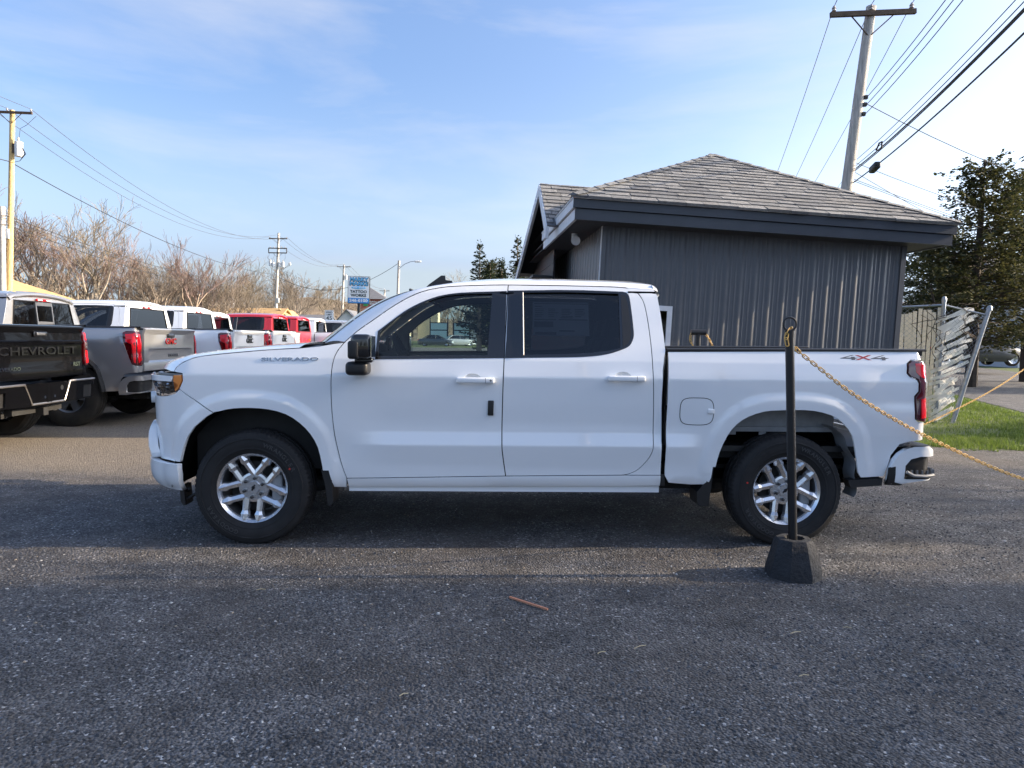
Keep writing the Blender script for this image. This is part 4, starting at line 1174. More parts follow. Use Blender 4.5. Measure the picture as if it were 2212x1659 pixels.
# ---------------------------------------------------------------- small cars
def sedan(name, pm, wheels=True):
    root = empty(name); b = MB()
    X = [-2.3, -2.22, -1.9, -1.2, -.9, .9, 1.5, 2.05, 2.25, 2.3]
    TOP = [.62, .72, .80, .92, .96, 1.0, .98, .92, .84, .70]; HW = [.55, .70, .84, .89, .90, .90, .89, .84, .72, .60]
    BOT = [.35, .25, .22, .2, .2, .2, .2, .22, .27, .38]
    sec = [(1, 0), (1.03, .45), (1, .75), (.93, .95), (.75, 1.0), (0, 1.03)]
    full = [(-a, h) for a, h in sec] + [(a, h) for a, h in sec[::-1][1:]]
    b.grid(lambda u, v: (lambda i, j: (X[i], full[j][0] * HW[i], BOT[i] + (TOP[i] - BOT[i]) * full[j][1]))(int(round(u * 9)), int(round(v * 10))), 9, 10)
    b.add([(X[0], full[j][0] * HW[0], BOT[0] + (TOP[0] - BOT[0]) * full[j][1]) for j in range(11)], [tuple(range(11))])
    b.add([(X[9], full[j][0] * HW[9], BOT[9] + (TOP[9] - BOT[9]) * full[j][1]) for j in range(11)], [tuple(range(11))[::-1]])
    b.build('body', pm, root, angle=50)
    # cabin: roof and pillars with glass between
    CX = [-1.25, -.35, .3, 1.0, 1.75]; CT = [.93, 1.40, 1.45, 1.40, .99]
    b = MB(); b.grid(lambda u, v: (lambda i, y: (CX[1 + i], y * .60, CT[1 + i] + .02 * (1 - y * y)))(int(round(u * 2)), 2 * v - 1), 2, 6)
    b.build('roof', pm, root, angle=60)
    gl = M['glass_tint']
    for sd_ in (-1, 1):
        for a, c in (((-1.12, .95), (-.38, 1.37)), ((.12, .96), (.12, 1.41))): pass
        w = [(-1.05, .96), (-.36, 1.36), (-.05, 1.40), (-.05, .97)]; w2_ = [(0.0, .97), (0.0, 1.40), (.35, 1.41), (.95, 1.36), (1.35, 1.0)]
        for q in (w, w2_):
            mb = MB().add([(x, sd_ * (.86 - (z - .96) * .58), z) for x, z in q], [tuple(range(len(q)))]); mb.build('side_window', gl, root, smooth=False)
        mb = MB()
        for p, q in (((-1.25, .94), (-.35, 1.40)), ((-.02, .96), (-.02, 1.41)), ((1.0, 1.40), (1.65, .99))):
            mb.tube([(p[0], sd_ * (.865 - (p[1] - .96) * .58), p[1]), (q[0], sd_ * (.865 - (q[1] - .96) * .58), q[1])], .035, 5)
        mb.tube([(x, sd_ * .61, z) for x, z in ((-.38, 1.40), (.3, 1.44), (1.0, 1.40))], .03, 5); mb.build('pillar', pm, root)
        mb = MB().rbox((-.78, sd_ * .97, 1.0), (.10, .14, .10), .03, 2); mb.build('mirror', pm, root)
        MB().rbox((-2.15, sd_ * .60, .66), (.16, .28, .12), .04, 2).build('headlight', M['lamp_clear'], root)
        MB().rbox((2.22, sd_ * .60, .80), (.10, .30, .13), .04, 2).build('tail_lamp', M['lamp_red'], root)
        for xw in (-1.4, 1.38):
            k = MB().lathe([(.0, .10), (.20, .10), (.215, .11)], (xw, 0, .33), 'y', 20); k.v = [(p[0], sd_ * (p[1] + .79), p[2]) for p in k.v]
            W = k.build('wheel', M['alloy'], root)
            k = MB().lathe([(.20, .095), (.23, .115), (.29, .115), (.325, .09), (.325, -.08), (.28, -.1)], (xw, 0, .33), 'y', 26); k.v = [(p[0], sd_ * (p[1] + .79), p[2]) for p in k.v]; k.build('tyre', M['tread'], W)
            for i in range(8):
                a = i * PI / 4; MB().box((xw + .12 * math.cos(a), sd_ * .885, .33 + .12 * math.sin(a)), (.16, .01, .025), Matrix.Rotation(-a, 3, 'Y')).build('spoke', M['alloy_dark'], W, smooth=False)
    MB().add([(-1.22, -.78, .94), (-1.22, .78, .94), (-.36, .60, 1.39), (-.36, -.60, 1.39)], [(0, 1, 2, 3)]).build('windshield', gl, root, smooth=False)
    MB().add([(1.72, -.72, .99), (1.72, .72, .99), (1.0, .58, 1.40), (1.0, -.58, 1.40)], [(0, 3, 2, 1)]).build('rear_window', gl, root, smooth=False)
    return root
c = sedan('parked_car', M['dark_blue_paint']); c.location = (24.0, 26.5, .50); c.rotation_euler = (0, 0, PI); tag(c, 'dark grey sedan parked on the driveway under the big evergreen', 'car')
c = sedan('parked_car', M['grey_paint']); c.location = (-5.3, 86, .47); c.rotation_euler = (0, 0, PI); tag(c, 'grey sedan beside the marquee sign, seen through the cab window', 'car')
c = sedan('parked_car', M['pale_paint']); c.location = (-2.6, 90, .49); c.rotation_euler = (0, 0, PI + .35); tag(c, 'pale silver sedan standing behind the grey sedan', 'car')
# ================================================================ dark metal sided building
M['siding'] = mat('siding', (.098, .104, .116), .42, metal=.35, var=.10, vscale=3)
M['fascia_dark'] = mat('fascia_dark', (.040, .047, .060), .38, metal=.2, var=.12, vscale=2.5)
M['trim_white'] = mat('trim_white', (.66, .67, .69), .5, var=.10, vscale=6)
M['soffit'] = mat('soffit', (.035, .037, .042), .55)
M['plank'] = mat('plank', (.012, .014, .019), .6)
SH = [mat('shingle_%d' % i, c, .92, var=.28, vscale=26, bump=.5, bscale=160) for i, c in enumerate([(.190, .194, .198), (.155, .160, .166), (.215, .217, .218), (.13, .134, .142), (.175, .174, .172)])]
M['roof_deck'] = mat('roof_deck', (.03, .03, .03), .9)
bd = empty('metal_building', (3.17, 4.75, 0), rz=.055, tilt=.042)
tag(bd, 'dark grey metal sided building with shingled hip roof behind the truck', 'building')
WR, EL, ER, EF, EB, ZE, ZA = 4.74, -.55, 5.20, -.52, 9.2, 3.45, 4.87
AX, AY = 2.34, 2.05
bd_wall = MB(); bd_wall.lohi((0, 0, -.5), (WR, 8.6, 3.16)); wl = bd_wall.build('wall', M['siding'], bd, smooth=False)
# ribs of the steel sheet (front and left wall)
def ribmesh(w, h, L):
    mb = MB(); v = [(-w, 0), (-w * .25, -h), (w * .25, -h), (w, 0)]
    mb.add([(x, y, 0) for x, y in v] + [(x, y, L) for x, y in v], [(i, i + 1, i + 5, i + 4) for i in range(3)]); return mesh('rib', mb.v, mb.f, M['siding'], smooth=False)
rib_a, rib_b = ribmesh(.044, .010, 3.35), ribmesh(.016, .004, 3.35)
x = .10
while x < WR - .05:
    obj('rib', rib_a, wl, (x, -.001, -.2))
    for k in (1, 2):
        if x + .0762 * k < WR - .05: obj('rib', rib_b, wl, (x + .0762 * k, -.001, -.2))
    x += .2286
y = .12
while y < 8.5:
    obj('rib', rib_a, wl, (.001 - .002, y, -.2), (0, 0, -PI / 2))
    y += .2286
MB().lohi((-.012, .0, -.2), (-.004, .06, 3.15)).build('corner_trim', M['trim_white'], bd, smooth=False)
MB().lohi((-.006, -.03, -.2), (.055, -.002, 3.15)).build('corner_trim', M['siding'], bd, smooth=False)
MB().lohi((WR - .05, -.03, -.2), (WR + .03, .05, 3.15)).build('corner_trim', M['siding'], bd, smooth=False)
# window with white frame
wz0, wz1, wx0, wx1 = .85, 2.02, .16, 1.12
wn = MB()
for a, c in (((wx0, wz0), (wx0 + .075, wz1)), ((wx1 - .075, wz0), (wx1, wz1)), ((wx0 + .0745, wz1 - .075), (wx1 - .0745, wz1)), ((wx0 + .0745, wz0), (wx1 - .0745, wz0 + .075))): wn.lohi((a[0], -.06, a[1]), (c[0], .0, c[1]))
wf = wn.build('window', M['trim_white'], bd, smooth=False)
MB().lohi((wx0 + .07, -.035, wz0 + .07), (wx1 - .07, -.028, wz1 - .07)).build('pane', M['glass_tint'], wf, smooth=False)
MB().lohi((wx0 + .07, -.045, 1.42), (wx1 - .07, -.02, 1.47)).build('sash', M['trim_white'], wf, smooth=False)
# eaves
def band(name, z0, z1, o, m, sides):
    for s in sides:
        mb = MB(); t_ = .04
        if s == 'f': mb.lohi((EL + o, EF + o, z0), (ER - o, EF + o + t_, z1))
        if s == 'l': mb.lohi((EL + o, EF + o + .002, z0 + .001), (EL + o + t_, 2.95, z1 - .001))
        if s == 'r': mb.lohi((ER - o - t_, EF + o + .002, z0 + .001), (ER - o, EB, z1 - .001))
        mb.build(name, m if s != 'l' else M['trim_white'], bd, smooth=False)
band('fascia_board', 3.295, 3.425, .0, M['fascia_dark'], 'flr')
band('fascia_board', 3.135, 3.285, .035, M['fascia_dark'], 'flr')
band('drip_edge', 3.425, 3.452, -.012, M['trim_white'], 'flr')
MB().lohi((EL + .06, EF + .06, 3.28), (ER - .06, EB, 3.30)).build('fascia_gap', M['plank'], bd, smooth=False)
yy = EF + .08
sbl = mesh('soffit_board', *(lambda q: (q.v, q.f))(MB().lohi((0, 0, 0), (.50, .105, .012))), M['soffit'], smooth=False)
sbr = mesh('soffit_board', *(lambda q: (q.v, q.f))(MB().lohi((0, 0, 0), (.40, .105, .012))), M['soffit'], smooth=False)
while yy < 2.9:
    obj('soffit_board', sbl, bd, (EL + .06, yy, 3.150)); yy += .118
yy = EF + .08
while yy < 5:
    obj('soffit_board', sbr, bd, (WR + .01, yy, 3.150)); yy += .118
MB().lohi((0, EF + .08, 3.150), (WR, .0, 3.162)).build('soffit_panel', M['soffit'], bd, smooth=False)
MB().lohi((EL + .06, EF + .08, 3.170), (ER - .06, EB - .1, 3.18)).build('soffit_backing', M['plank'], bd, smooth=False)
# roof deck
A1, A2 = (AX, AY, ZA), (AX, 8.0, ZA)
c1, c2, c3, c4 = (EL - .02, EF - .02, ZE), (ER + .02, EF - .02, ZE), (ER + .02, EB, ZE), (EL - .02, EB, ZE)
rf = MB().add([c1, c2, c3, c4, A1, A2], [(0, 1, 4), (1, 2, 5, 4), (2, 3, 5), (3, 0, 4, 5)]).build('roof', M['roof_deck'], bd, smooth=False)
def clip(poly, a, b, c):
    out = []
    for i in range(len(poly)):
        p, q = poly[i - 1], poly[i]; fp = a * p[0] + b * p[1] + c; fq = a * q[0] + b * q[1] + c
        if (fp >= 0) != (fq >= 0):
            t = fp / (fp - fq); out.append((lerp(p[0], q[0], t), lerp(p[1], q[1], t)))
        if fq >= 0: out.append(q)
    return out
def shingle_face(o, ux, uy, bounds, W, H, parent, course=.168, tabw=(.22, .44), seed=1, limit=400):
    """o origin at eave, ux along the eave, uy up the slope (unit); bounds: half-planes (a,b,c) in (u,v)"""
    rnd = random.Random(seed); o = Vector(o); ux = Vector(ux).normalized(); uy = Vector(uy).normalized(); n = ux.cross(uy)
    if n.z < 0: n = -n
    v = -.03; k = 0; cnt = 0
    while v < H:
        u = -.4 + rnd.uniform(0, .2)
        while u < W:
            w = rnd.uniform(*tabw); drop = rnd.choice((0, 0, .012, .022))
            P = [(u + .004, v - drop), (u + w - .004, v - drop), (u + w - .004, v + course + .02), (u + .004, v + course + .02)]
            for a, b_, c_ in bounds: P = clip(P, a, b_, c_) if P else P
            if len(P) > 2:
                th = rnd.uniform(.014, .024)
                def pt(q, h): return o + ux * q[0] + uy * q[1] + n * h
                top = [pt(q, .006 + th * (1 - (q[1] - v) / (course * 1.25))) for q in P]; bot = [pt(q, -.01) for q in P]; m_ = len(P)
                F = [tuple(range(m_)), tuple(range(2 * m_ - 1, m_ - 1, -1))] + [(i, i + m_, (i + 1) % m_ + m_, (i + 1) % m_) for i in range(m_)]
                obj('shingle', mesh('shingle', top + bot, F, rnd.choice(SH), smooth=False), parent); cnt += 1
            u += w
        v += course; k += 1
    return cnt
run = AY - EF; rise = ZA - ZE; sl = math.hypot(run, rise)
Wf = ER - EL + .04
kl = (AX - EL) / sl; kr = (ER - AX) / sl
shingle_face(c1, (1, 0, 0), (0, run / sl, rise / sl), [(1, -kl, .0), (-1, -kr, Wf), (0, -1, sl)], Wf, sl, rf, seed=4)
def hipcaps(p, q, n_, seed):
    rnd = random.Random(seed); p = Vector(p); q = Vector(q); d_ = (q - p).normalized(); s_ = d_.cross(Vector((0, 0, 1))).normalized()
    for i in range(n_):
        a = p.lerp(q, i / n_); e = p.lerp(q, (i + 1.25) / n_); u_ = Vector((0, 0, .028)); u2 = Vector((0, 0, .012))
        V = [a + s_ * .10 - Vector((0, 0, .02)) + u_, a + u_ + Vector((0, 0, .02)), a - s_ * .10 - Vector((0, 0, .02)) + u_, e + s_ * .10 - Vector((0, 0, .02)) + u2, e + u2 + Vector((0, 0, .02)), e - s_ * .10 - Vector((0, 0, .02)) + u2]
        obj('hip_cap', mesh('hip_cap', V, [(0, 1, 4, 3), (1, 2, 5, 4), (0, 2, 1), (0, 3, 5, 2)], rnd.choice(SH), smooth=False), rf)
hipcaps(c1, A1, 16, 1); hipcaps(c2, A1, 16, 2)
# gable wing on the left side
gx, gn, ga, gf = -.70, (1.08, 3.27), (2.44, 4.23), (6.17, 2.98)
wr = MB().add([(gx, *gn), (gx, *ga), (gx, *gf), (2.2, *gn), (2.2, *ga), (2.2, *gf)], [(0, 1, 4, 3), (1, 2, 5, 4)]).build('wing_roof', M['roof_deck'], bd, smooth=False)
L_ = math.hypot(ga[0] - gn[0], ga[1] - gn[1])
shingle_face((gx, *gn), (1, 0, 0), (0, (ga[0] - gn[0]) / L_, (ga[1] - gn[1]) / L_), [(1, 0, 0), (-1, 0, 1.9), (0, 1, 0), (0, -1, L_)], 2.0, L_, wr, seed=9, course=.15)
def rake(p, q, w, t_, m_, name):
    mb = MB(); mb.add([(gx - .02, p[0], p[1] + .01), (gx - .02, q[0], q[1] + .01), (gx - .02, q[0], q[1] - w), (gx - .02, p[0], p[1] - w), (gx + .03, p[0], p[1] + .01), (gx + .03, q[0], q[1] + .01), (gx + .03, q[0], q[1] - w), (gx + .03, p[0], p[1] - w)],
        [(0, 1, 2, 3), (4, 7, 6, 5), (0, 4, 5, 1), (3, 2, 6, 7), (0, 3, 7, 4), (1, 5, 6, 2)]); mb.build(name, m_, bd, smooth=False)
rake(gn, ga, .20, 0, M['trim_white'], 'rake_board'); rake(ga, gf, .20, 0, M['trim_white'], 'rake_board')
fl = (6.9, 2.72); rake(gf, fl, .18, 0, M['trim_white'], 'rake_board')
z = 2.45; i = 0
while z < 4.0:
    y0 = max(2.95, interp(z, [gn[1], ga[1]], [gn[0], ga[0]])); y1 = interp(z, [gf[1], ga[1]], [gf[0], ga[0]])
    if z < gf[1]: y1 = gf[0]
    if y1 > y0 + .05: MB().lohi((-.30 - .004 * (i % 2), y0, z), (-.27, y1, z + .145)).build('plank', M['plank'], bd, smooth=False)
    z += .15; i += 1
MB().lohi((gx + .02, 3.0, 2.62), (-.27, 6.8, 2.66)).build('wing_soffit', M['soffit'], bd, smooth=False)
for (x_, y_, z_) in ((-.27, .85, 3.04), (-.42, 5.6, 2.55)):
    mb = MB().cyl((x_, y_ + .05, z_ + .11), (x_, y_ + .05, z_), .05, n=14); f_ = mb.build('floodlight', M['trim_white'], bd)
    MB().lathe([(.02, .06), (.055, .03), (.07, -.03), (.075, -.06), (.0, -.05)], (x_, y_ - .03, z_ - .02), 'y', 18).build('lamp_head', M['trim_white'], f_)

# ================================================================ broken chain link fence
M['galv'] = mat('galv', (.33, .35, .37), .4, metal=.8, var=.2, vscale=15)
def slatmat(name, col):
    m_ = mat(name, col, .6, var=.14, vscale=9); nt_ = m_.node_tree; p_ = nt_.nodes['Principled BSDF']
    tr_ = N(nt_, 'ShaderNodeBsdfTranslucent', Color=(*col, 1)); mx_ = N(nt_, 'ShaderNodeMixShader'); mx_.inputs[0].default_value = .6
    nt_.links.new(p_.outputs[0], mx_.inputs[1]); nt_.links.new(tr_.outputs[0], mx_.inputs[2]); nt_.links.new(mx_.outputs[0], nt_.nodes['Material Output'].inputs['Surface']); return m_
M['slat'] = slatmat('slat', (.86, .84, .79))
M['slat_tan'] = slatmat('slat_tan', (.72, .63, .49))
M['vine'] = mat('vine', (.05, .035, .025), .9)
rnd = random.Random(11)
fz = empty('chain_link_fence', (9.9, 7.0, 0)); tag(fz, 'broken chain link fence with loose pale slats and a leaning end post', 'fence')
def fpt(x, z, y=7.0): return (x - 9.9, y - 7.0, z)
def post(a, b_, r_):
    p = MB().cyl(a, b_, r_, n=14).build('post', M['galv'], fz); e = Vector(b_)
    MB().lathe([(r_ * 1.15, -.05), (r_ * 1.15, .0), (r_ * .8, .03), (0, .045)], e, 'z', 14).build('post_cap', M['galv'], p)
post(fpt(9.93, -.1), fpt(9.99, 2.29), .036); post(fpt(10.17, -.1, 6.9), fpt(10.78, 2.13, 6.9), .040)
MB().tube([fpt(8.6, 2.12, 7.5), fpt(9.2, 2.13, 7.27), fpt(9.98, 2.17, 7.0)], .021, 8).build('top_rail', M['galv'], fz)
MB().tube([fpt(10.0, 2.17), fpt(10.3, 2.10, 6.97), fpt(10.7, 2.0, 6.9)], .018, 8).build('top_rail', M['galv'], fz)
def wiremesh(P, nu, nv, name):
    mb = MB()
    for k in range(-nv, nu):
        for sg in (1, -1):
            pts = []
            for j in range(nv + 1):
                i = k + j if sg > 0 else k + nv - j
                if 0 <= i <= nu: pts.append(Vector(P(i / nu, j / nv)) + Vector((0, -.006 * sg - .01, 0)))
            if len(pts) > 1: mb.tube(pts, .0026, 3, caps=False)
    o_ = mb.build(name, M['galv'], fz, smooth=False); o_['kind'] = 'stuff'
def PL(u, v): 
    x = lerp(8.62, 9.95, u); return fpt(x, lerp(.05, 2.12, v), lerp(7.5, 7.0, u) + .02 * math.sin(7 * u + 3 * v))
def PRr(u, v):
    xl = lerp(9.86, 10.0, v); xr = lerp(10.16, 10.76, v); return fpt(lerp(xl, xr, u), lerp(.05, 2.08 - .06 * u, v), 6.98 - .06 * u + .03 * math.sin(5 * u + 4 * v))
wiremesh(PL, 14, 22, 'wire_mesh'); wiremesh(PRr, 8, 22, 'wire_mesh')
for k in range(19):
    u = (k + .5) / 19 + rnd.uniform(-.006, .006); z1 = rnd.uniform(2.03, 2.16); a = Vector(PL(u, .02)); e = Vector(PL(u, z1 / 2.15))
    w = .037; mb = MB().grid(lambda s_, t_: tuple(a.lerp(e, t_) + Vector(((s_ - .5) * 2 * w, .012 * math.sin(t_ * 9 + k), 0))), 1, 8); mb.build('slat', M['slat_tan'], fz)
for k in range(36):
    v0 = .02 + k * .026; z0 = v0 * 2.1; sl_ = rnd.uniform(.50, .60) if rnd.random() < .85 else rnd.uniform(.25, .45)
    x0 = lerp(9.86, 10.0, v0) - rnd.uniform(.02, .16); L2 = lerp(.46, .80, v0) * rnd.uniform(.85, 1.05)
    if 11 < k < 15: L2 *= .75; sl_ *= .4
    z0 -= .05; nx_ = math.cos(math.atan(sl_)); nz_ = math.sin(math.atan(sl_)); ph = rnd.uniform(0, 6)
    def sp(s_, t_):
        x = x0 + nx_ * L2 * t_ - nz_ * (s_ - .5) * .056; z = z0 + nz_ * L2 * t_ + nx_ * (s_ - .5) * .056 + .008 * math.sin(3 * t_ + ph)
        xr = lerp(10.16, 10.76, max(0, min(1, z / 2.1)))
        return fpt(min(x, xr), min(max(z, .02), 2.13), 6.955 + .03 * math.sin(4 * t_ + ph))
    MB().grid(sp, 1, 8).build('slat', M['slat'], fz)
for k in range(9):
    x0 = rnd.uniform(9.3, 10.6); pts = []; z0 = rnd.uniform(.9, 1.6); 
    for j in range(10): pts.append(fpt(x0 + .05 * math.sin(j * 1.3 + k) + .025 * j * rnd.uniform(-1, 1), min(2.2, z0 + j * .085), 6.93 + rnd.uniform(-.015, .015)))
    MB().tube(pts, .006, 4).build('vine', M['vine'], fz)

# ================================================================ chain posts and yellow chains
M['post_black'] = mat('post_black', (.010, .0105, .012), .38)
M['concrete_black'] = mat('concrete_black', (.020, .0215, .025), .8, var=.3, vscale=14, bump=.7, bscale=45)
M['chain_yellow'] = mat('chain_yellow', (.60, .36, .085), .5, var=.15, vscale=40)
def chain_post(loc, top, lean, kind, label):
    root = empty('chain_post', loc); tag(root, label, 'post', 'black chain posts')
    if kind == 'ring':
        n_ = 8; rnd = random.Random(2); mb = MB(); prof = [(.168, 0), (.165, .05), (.118, .215), (.105, .235), (.062, .237), (.058, .19)]
        def jm(i, k, r_): return r_ * (1 + .02 * math.sin(i * 5.3 + k * 2.1))
        mb.lathe(prof, (0, 0, 0), 'z', n_, mod=jm, a0=.30, a1=.30 + 2 * PI); mb.lathe([(.058, .19), (0, .19)], (0, 0, 0), 'z', n_)
        mb.build('concrete_base', M['concrete_black'], root, angle=25)
    else:
        MB().lathe([(.16, 0), (.15, .06), (.05, .10), (.0, .11)], (0, 0, 0), 'z', 20).build('base', M['post_black'], root)
    MB().cyl((0, 0, .08), (lean[0], lean[1], top), .0265, n=18).build('pole', M['post_black'], root)
    if kind == 'ring':
        c_ = Vector((lean[0], lean[1], top))
        MB().cyl(c_ - Vector((0, 0, .03)), c_ + Vector((0, 0, .012)), .030, n=18).build('pole_cap', M['post_black'], root)
        MB().tube([c_ + Vector((.040 * math.cos(a), .0, .052 + .040 * math.sin(a))) for a in [i * 2 * PI / 24 for i in range(24)]], .0062, 8, closed=True).build('ring', M['post_black'], root)
    else:
        c_ = Vector((lean[0], lean[1], top)); MB().cyl(c_ + Vector((-.085, 0, 0)), c_ + Vector((.085, 0, 0)), .032, n=16).build('tee', M['post_black'], root)
    return root
lk = MB().tube([(.017 * (1 if math.cos(a) > 0 else -1) + .0095 * math.cos(a), .0095 * math.sin(a), 0) for a in [i * 2 * PI / 16 + .01 for i in range(16)]], .0034, 6, closed=True)
link_me = mesh('link', lk.v, lk.f, M['chain_yellow'])
def chain(pts, label, first=0.):
    P = resample(cat(pts, 8), max(2, int(sum(math.dist(a, b_) for a, b_ in zip(cat(pts, 8), cat(pts, 8)[1:])) / .0365)))
    root = empty('yellow_chain', P[0]); tag(root, label, 'chain', 'yellow chains'); o_ = Vector(P[0])
    for i in range(len(P) - 1):
        a, e = Vector(P[i]), Vector(P[i + 1]); q = (e - a).to_track_quat('X', 'Z') @ Quaternion((1, 0, 0), R(20) if i % 2 else R(110))
        l_ = obj('link', link_me, root, (a + e) / 2 - o_); l_.rotation_mode = 'QUATERNION'; l_.rotation_quaternion = q
    return root
chain_post((3.525, -1.62, .006), 1.50, (-.075, .0), 'ring', 'black chain post in a heavy concrete foot in front of the truck')
chain_post((3.98, 2.06, .006), 1.545, (0, 0), 'tee', 'black chain post with a tee top showing over the truck bed')
chain_post((9.5, .95, .006), 1.50, (0, 0), 'ring', 'black chain post at the street end of the near chain')
chain_post((10.95, 5.5, .006), 1.52, (0, 0), 'tee', 'black chain post at the street end of the far chain')
chain([(3.422, -1.66, 1.43), (3.415, -1.655, 1.475), (3.435, -1.63, 1.515), (3.448, -1.618, 1.528)], 'short yellow chain end wrapped through the ring of the front post')
chain([(3.47, -1.60, 1.535), (3.465, -1.575, 1.48), (3.51, -1.565, 1.415), (3.64, -1.54, 1.32), (4.026, -1.4, 1.088), (4.768, -1.0, .773), (5.756, -.6, .418), (6.8, -.15, .20), (7.8, .25, .35), (8.8, .65, .8), (9.46, .93, 1.49)], 'yellow chain sagging from the front post past the tail lamp')
chain([(4.06, 2.06, 1.53), (4.12, 2.08, 1.46), (4.45, 2.3, 1.0), (5.3, 2.75, .45), (6.2, 3.2, .14), (7.0, 3.6, .14), (7.865, 4, .317), (9.08, 4.5, .72), (10.03, 5, 1.08), (10.9, 5.47, 1.5)], 'yellow chain crossing in front of the lawn and broken fence')
chain([(3.90, 2.06, 1.535), (3.885, 2.05, 1.47), (3.93, 2.04, 1.37), (3.99, 2.03, 1.27), (3.95, 2.02, 1.15), (3.90, 2.02, .9), (3.9, 2.02, .03)], 'yellow chain hanging beside the tee topped post')
# ================================================================ utility poles, wires, signs, houses
M['wood_pole'] = mat('wood_pole', (.44, .41, .37), .9, var=.30, vscale=3, stretch=(6, 6, .6), bump=.4, bscale=30)
M['wood_new'] = mat('wood_new', (.50, .36, .16), .85, var=.28, vscale=4, stretch=(5, 5, .8), bump=.3, bscale=30)
M['wood_dark'] = mat('wood_dark', (.075, .052, .036), .85, var=.3, vscale=8)
M['porcelain'] = mat('porcelain', (.36, .33, .31), .25, coat=.5)
M['tank'] = mat('tank', (.60, .61, .61), .35, var=.06)
M['wire'] = mat('wire', (.022, .022, .024), .6)
M['wire_bare'] = mat('wire_bare', (.10, .10, .105), .45, metal=.4)
def upole(name, x, y, zt, lean, r0, r1, label, m=None, grp='utility poles'):
    g0 = gz(y); root = empty(name, (x - lean * (zt - g0), y, g0)); tag(root, label, 'utility pole', grp)
    MB().cyl((0, 0, -.3), (lean * (zt - g0), 0, zt - g0), r0, r1, n=14).build('shaft', m or M['wood_pole'], root)
    return root, lambda z: Vector((lean * (z - g0), 0, z - g0))
def crossarm(root, P, z, half, dy=-.16, tilt=0., ins=(-.92, 0, .92), brace=True, axis=(1, 0)):
    c = P(z) + Vector((0, dy, 0)); ax = Vector((axis[0], axis[1], tilt)).normalized()
    q = Matrix.Rotation(math.atan2(ax.y, ax.x), 3, 'Z') @ Matrix.Rotation(-math.asin(ax.z), 3, 'Y')
    a = MB().box(c, (half * 2, .10, .13), q).build('crossarm', M['wood_dark'], root, smooth=False); out = []
    for k in ins:
        p = c + ax * (half * k) + Vector((0, 0, .06)); h = .14 if k else .45
        MB().lathe([(.012, 0), (.012, h - .10), (.06, h - .10), (.045, h - .05), (.065, h - .04), (.045, h), (.02, h + .04), (0, h + .04)], p, 'z', 10).build('insulator', M['porcelain'], a); out.append(p + Vector((0, 0, h + .02)))
    if brace:
        for s in (-1, 1): MB().cyl(c + ax * (half * .55 * s), P(z - .62) + Vector((0, dy * .7, 0)), .018, n=6).build('brace', M['wood_dark'], root)
    return out
def tank(root, c, r_, h):
    t_ = MB().lathe([(0, -h / 2), (r_, -h / 2), (r_, h / 2 - .04), (r_ * 1.04, h / 2 - .04), (r_ * 1.04, h / 2), (.06, h / 2 + .06), (0, h / 2 + .06)], c, 'z', 20).build('transformer', M['tank'], root)
    MB().lathe([(.03, 0), (.07, .02), (.045, .08), (.07, .12), (.045, .18), (.06, .22), (.02, .30), (0, .30)], Vector(c) + Vector((0, 0, h / 2)), 'z', 10).build('bushing', M['porcelain'], t_)
def wire(p, q, sag, r_, label, grp, m='wire', n=16):
    p, q = Vector(p), Vector(q); o_ = p.copy(); mb = MB()
    mb.tube([p.lerp(q, i / n) - Vector((0, 0, 4 * sag * (i / n) * (1 - i / n))) - o_ for i in range(n + 1)], r_, 5, caps=False)
    w_ = mb.build('utility_wire', M[m], None, loc=o_); tag(w_, label, 'wire', grp); return w_

# pole behind the building, its street line runs along the side street
pr, PR = upole('utility_pole', 12.17, 14.2, 10.82, .100, .185, .135, 'weathered grey pole with one crossarm rising behind the dark building')
R0 = Vector(pr.location)
insR = [R0 + p for p in crossarm(pr, PR, 10.58, 1.20, tilt=.065, ins=(-.92, -.05, .90))]
away = Vector((13., 43., 0)); near = Vector((-5.8, -19.5, 0))
for i, p in enumerate(insR):
    wire(p, p + away + Vector((0, 0, -.8)), .9, .011, 'bare wire running from the crossarm down behind the shingled roof', 'bare wires on the pole behind the building', 'wire_bare')
    wire(p, p + near + Vector((0, 0, .1)), .35, .011, 'bare wire leaving the crossarm of the grey pole overhead', 'overhead wires leaving the crossarm', 'wire_bare')
for z, dx, r_ in ((8.32, .18, .010), (8.12, .2, .010), (7.86, .2, .010)):
    p = R0 + PR(z) + Vector((dx, -.1, 0)); wire(p, p + near + Vector((0, 0, .15)), .45, r_, 'thin service wire running up over the lot from the middle of the grey pole', 'thin service wires on the grey pole')
    MB().box(PR(z) + Vector((.15, -.1, 0)), (.09, .09, .10)).build('wire_clamp', M['wire'], pr, smooth=False)
for z, r_ in ((6.62, .008), (6.45, .009), (6.36, .016), (6.31, .013), (5.98, .016)):
    p = R0 + PR(z) + Vector((.14, -.14, 0)); wire(p, p + near + Vector((.05 * r_ * 100, 0, .05)), .35, r_, 'black communication cable running up over the lot from the grey pole', 'communication cables on the grey pole')
    wire(p, p + away, .7, r_ * .7, 'cable running down behind the shingled roof from the grey pole', 'cables behind the roof')
p = R0 + PR(6.0) + near * .115 + Vector((.16, -.14, -.17)); b = MB().rbox((0, 0, 0), (.62, .16, .17), .05, 2, Matrix.Rotation(math.atan2(near.y, near.x), 3, 'Z'))
tag(b.build('splice_case', M['wire'], None, loc=p), 'black splice case hanging on the lowest cable above the roof', 'splice case')
p = R0 + PR(6.36) + near * .13 + Vector((.14, -.14, -.11)); dn = near.normalized()
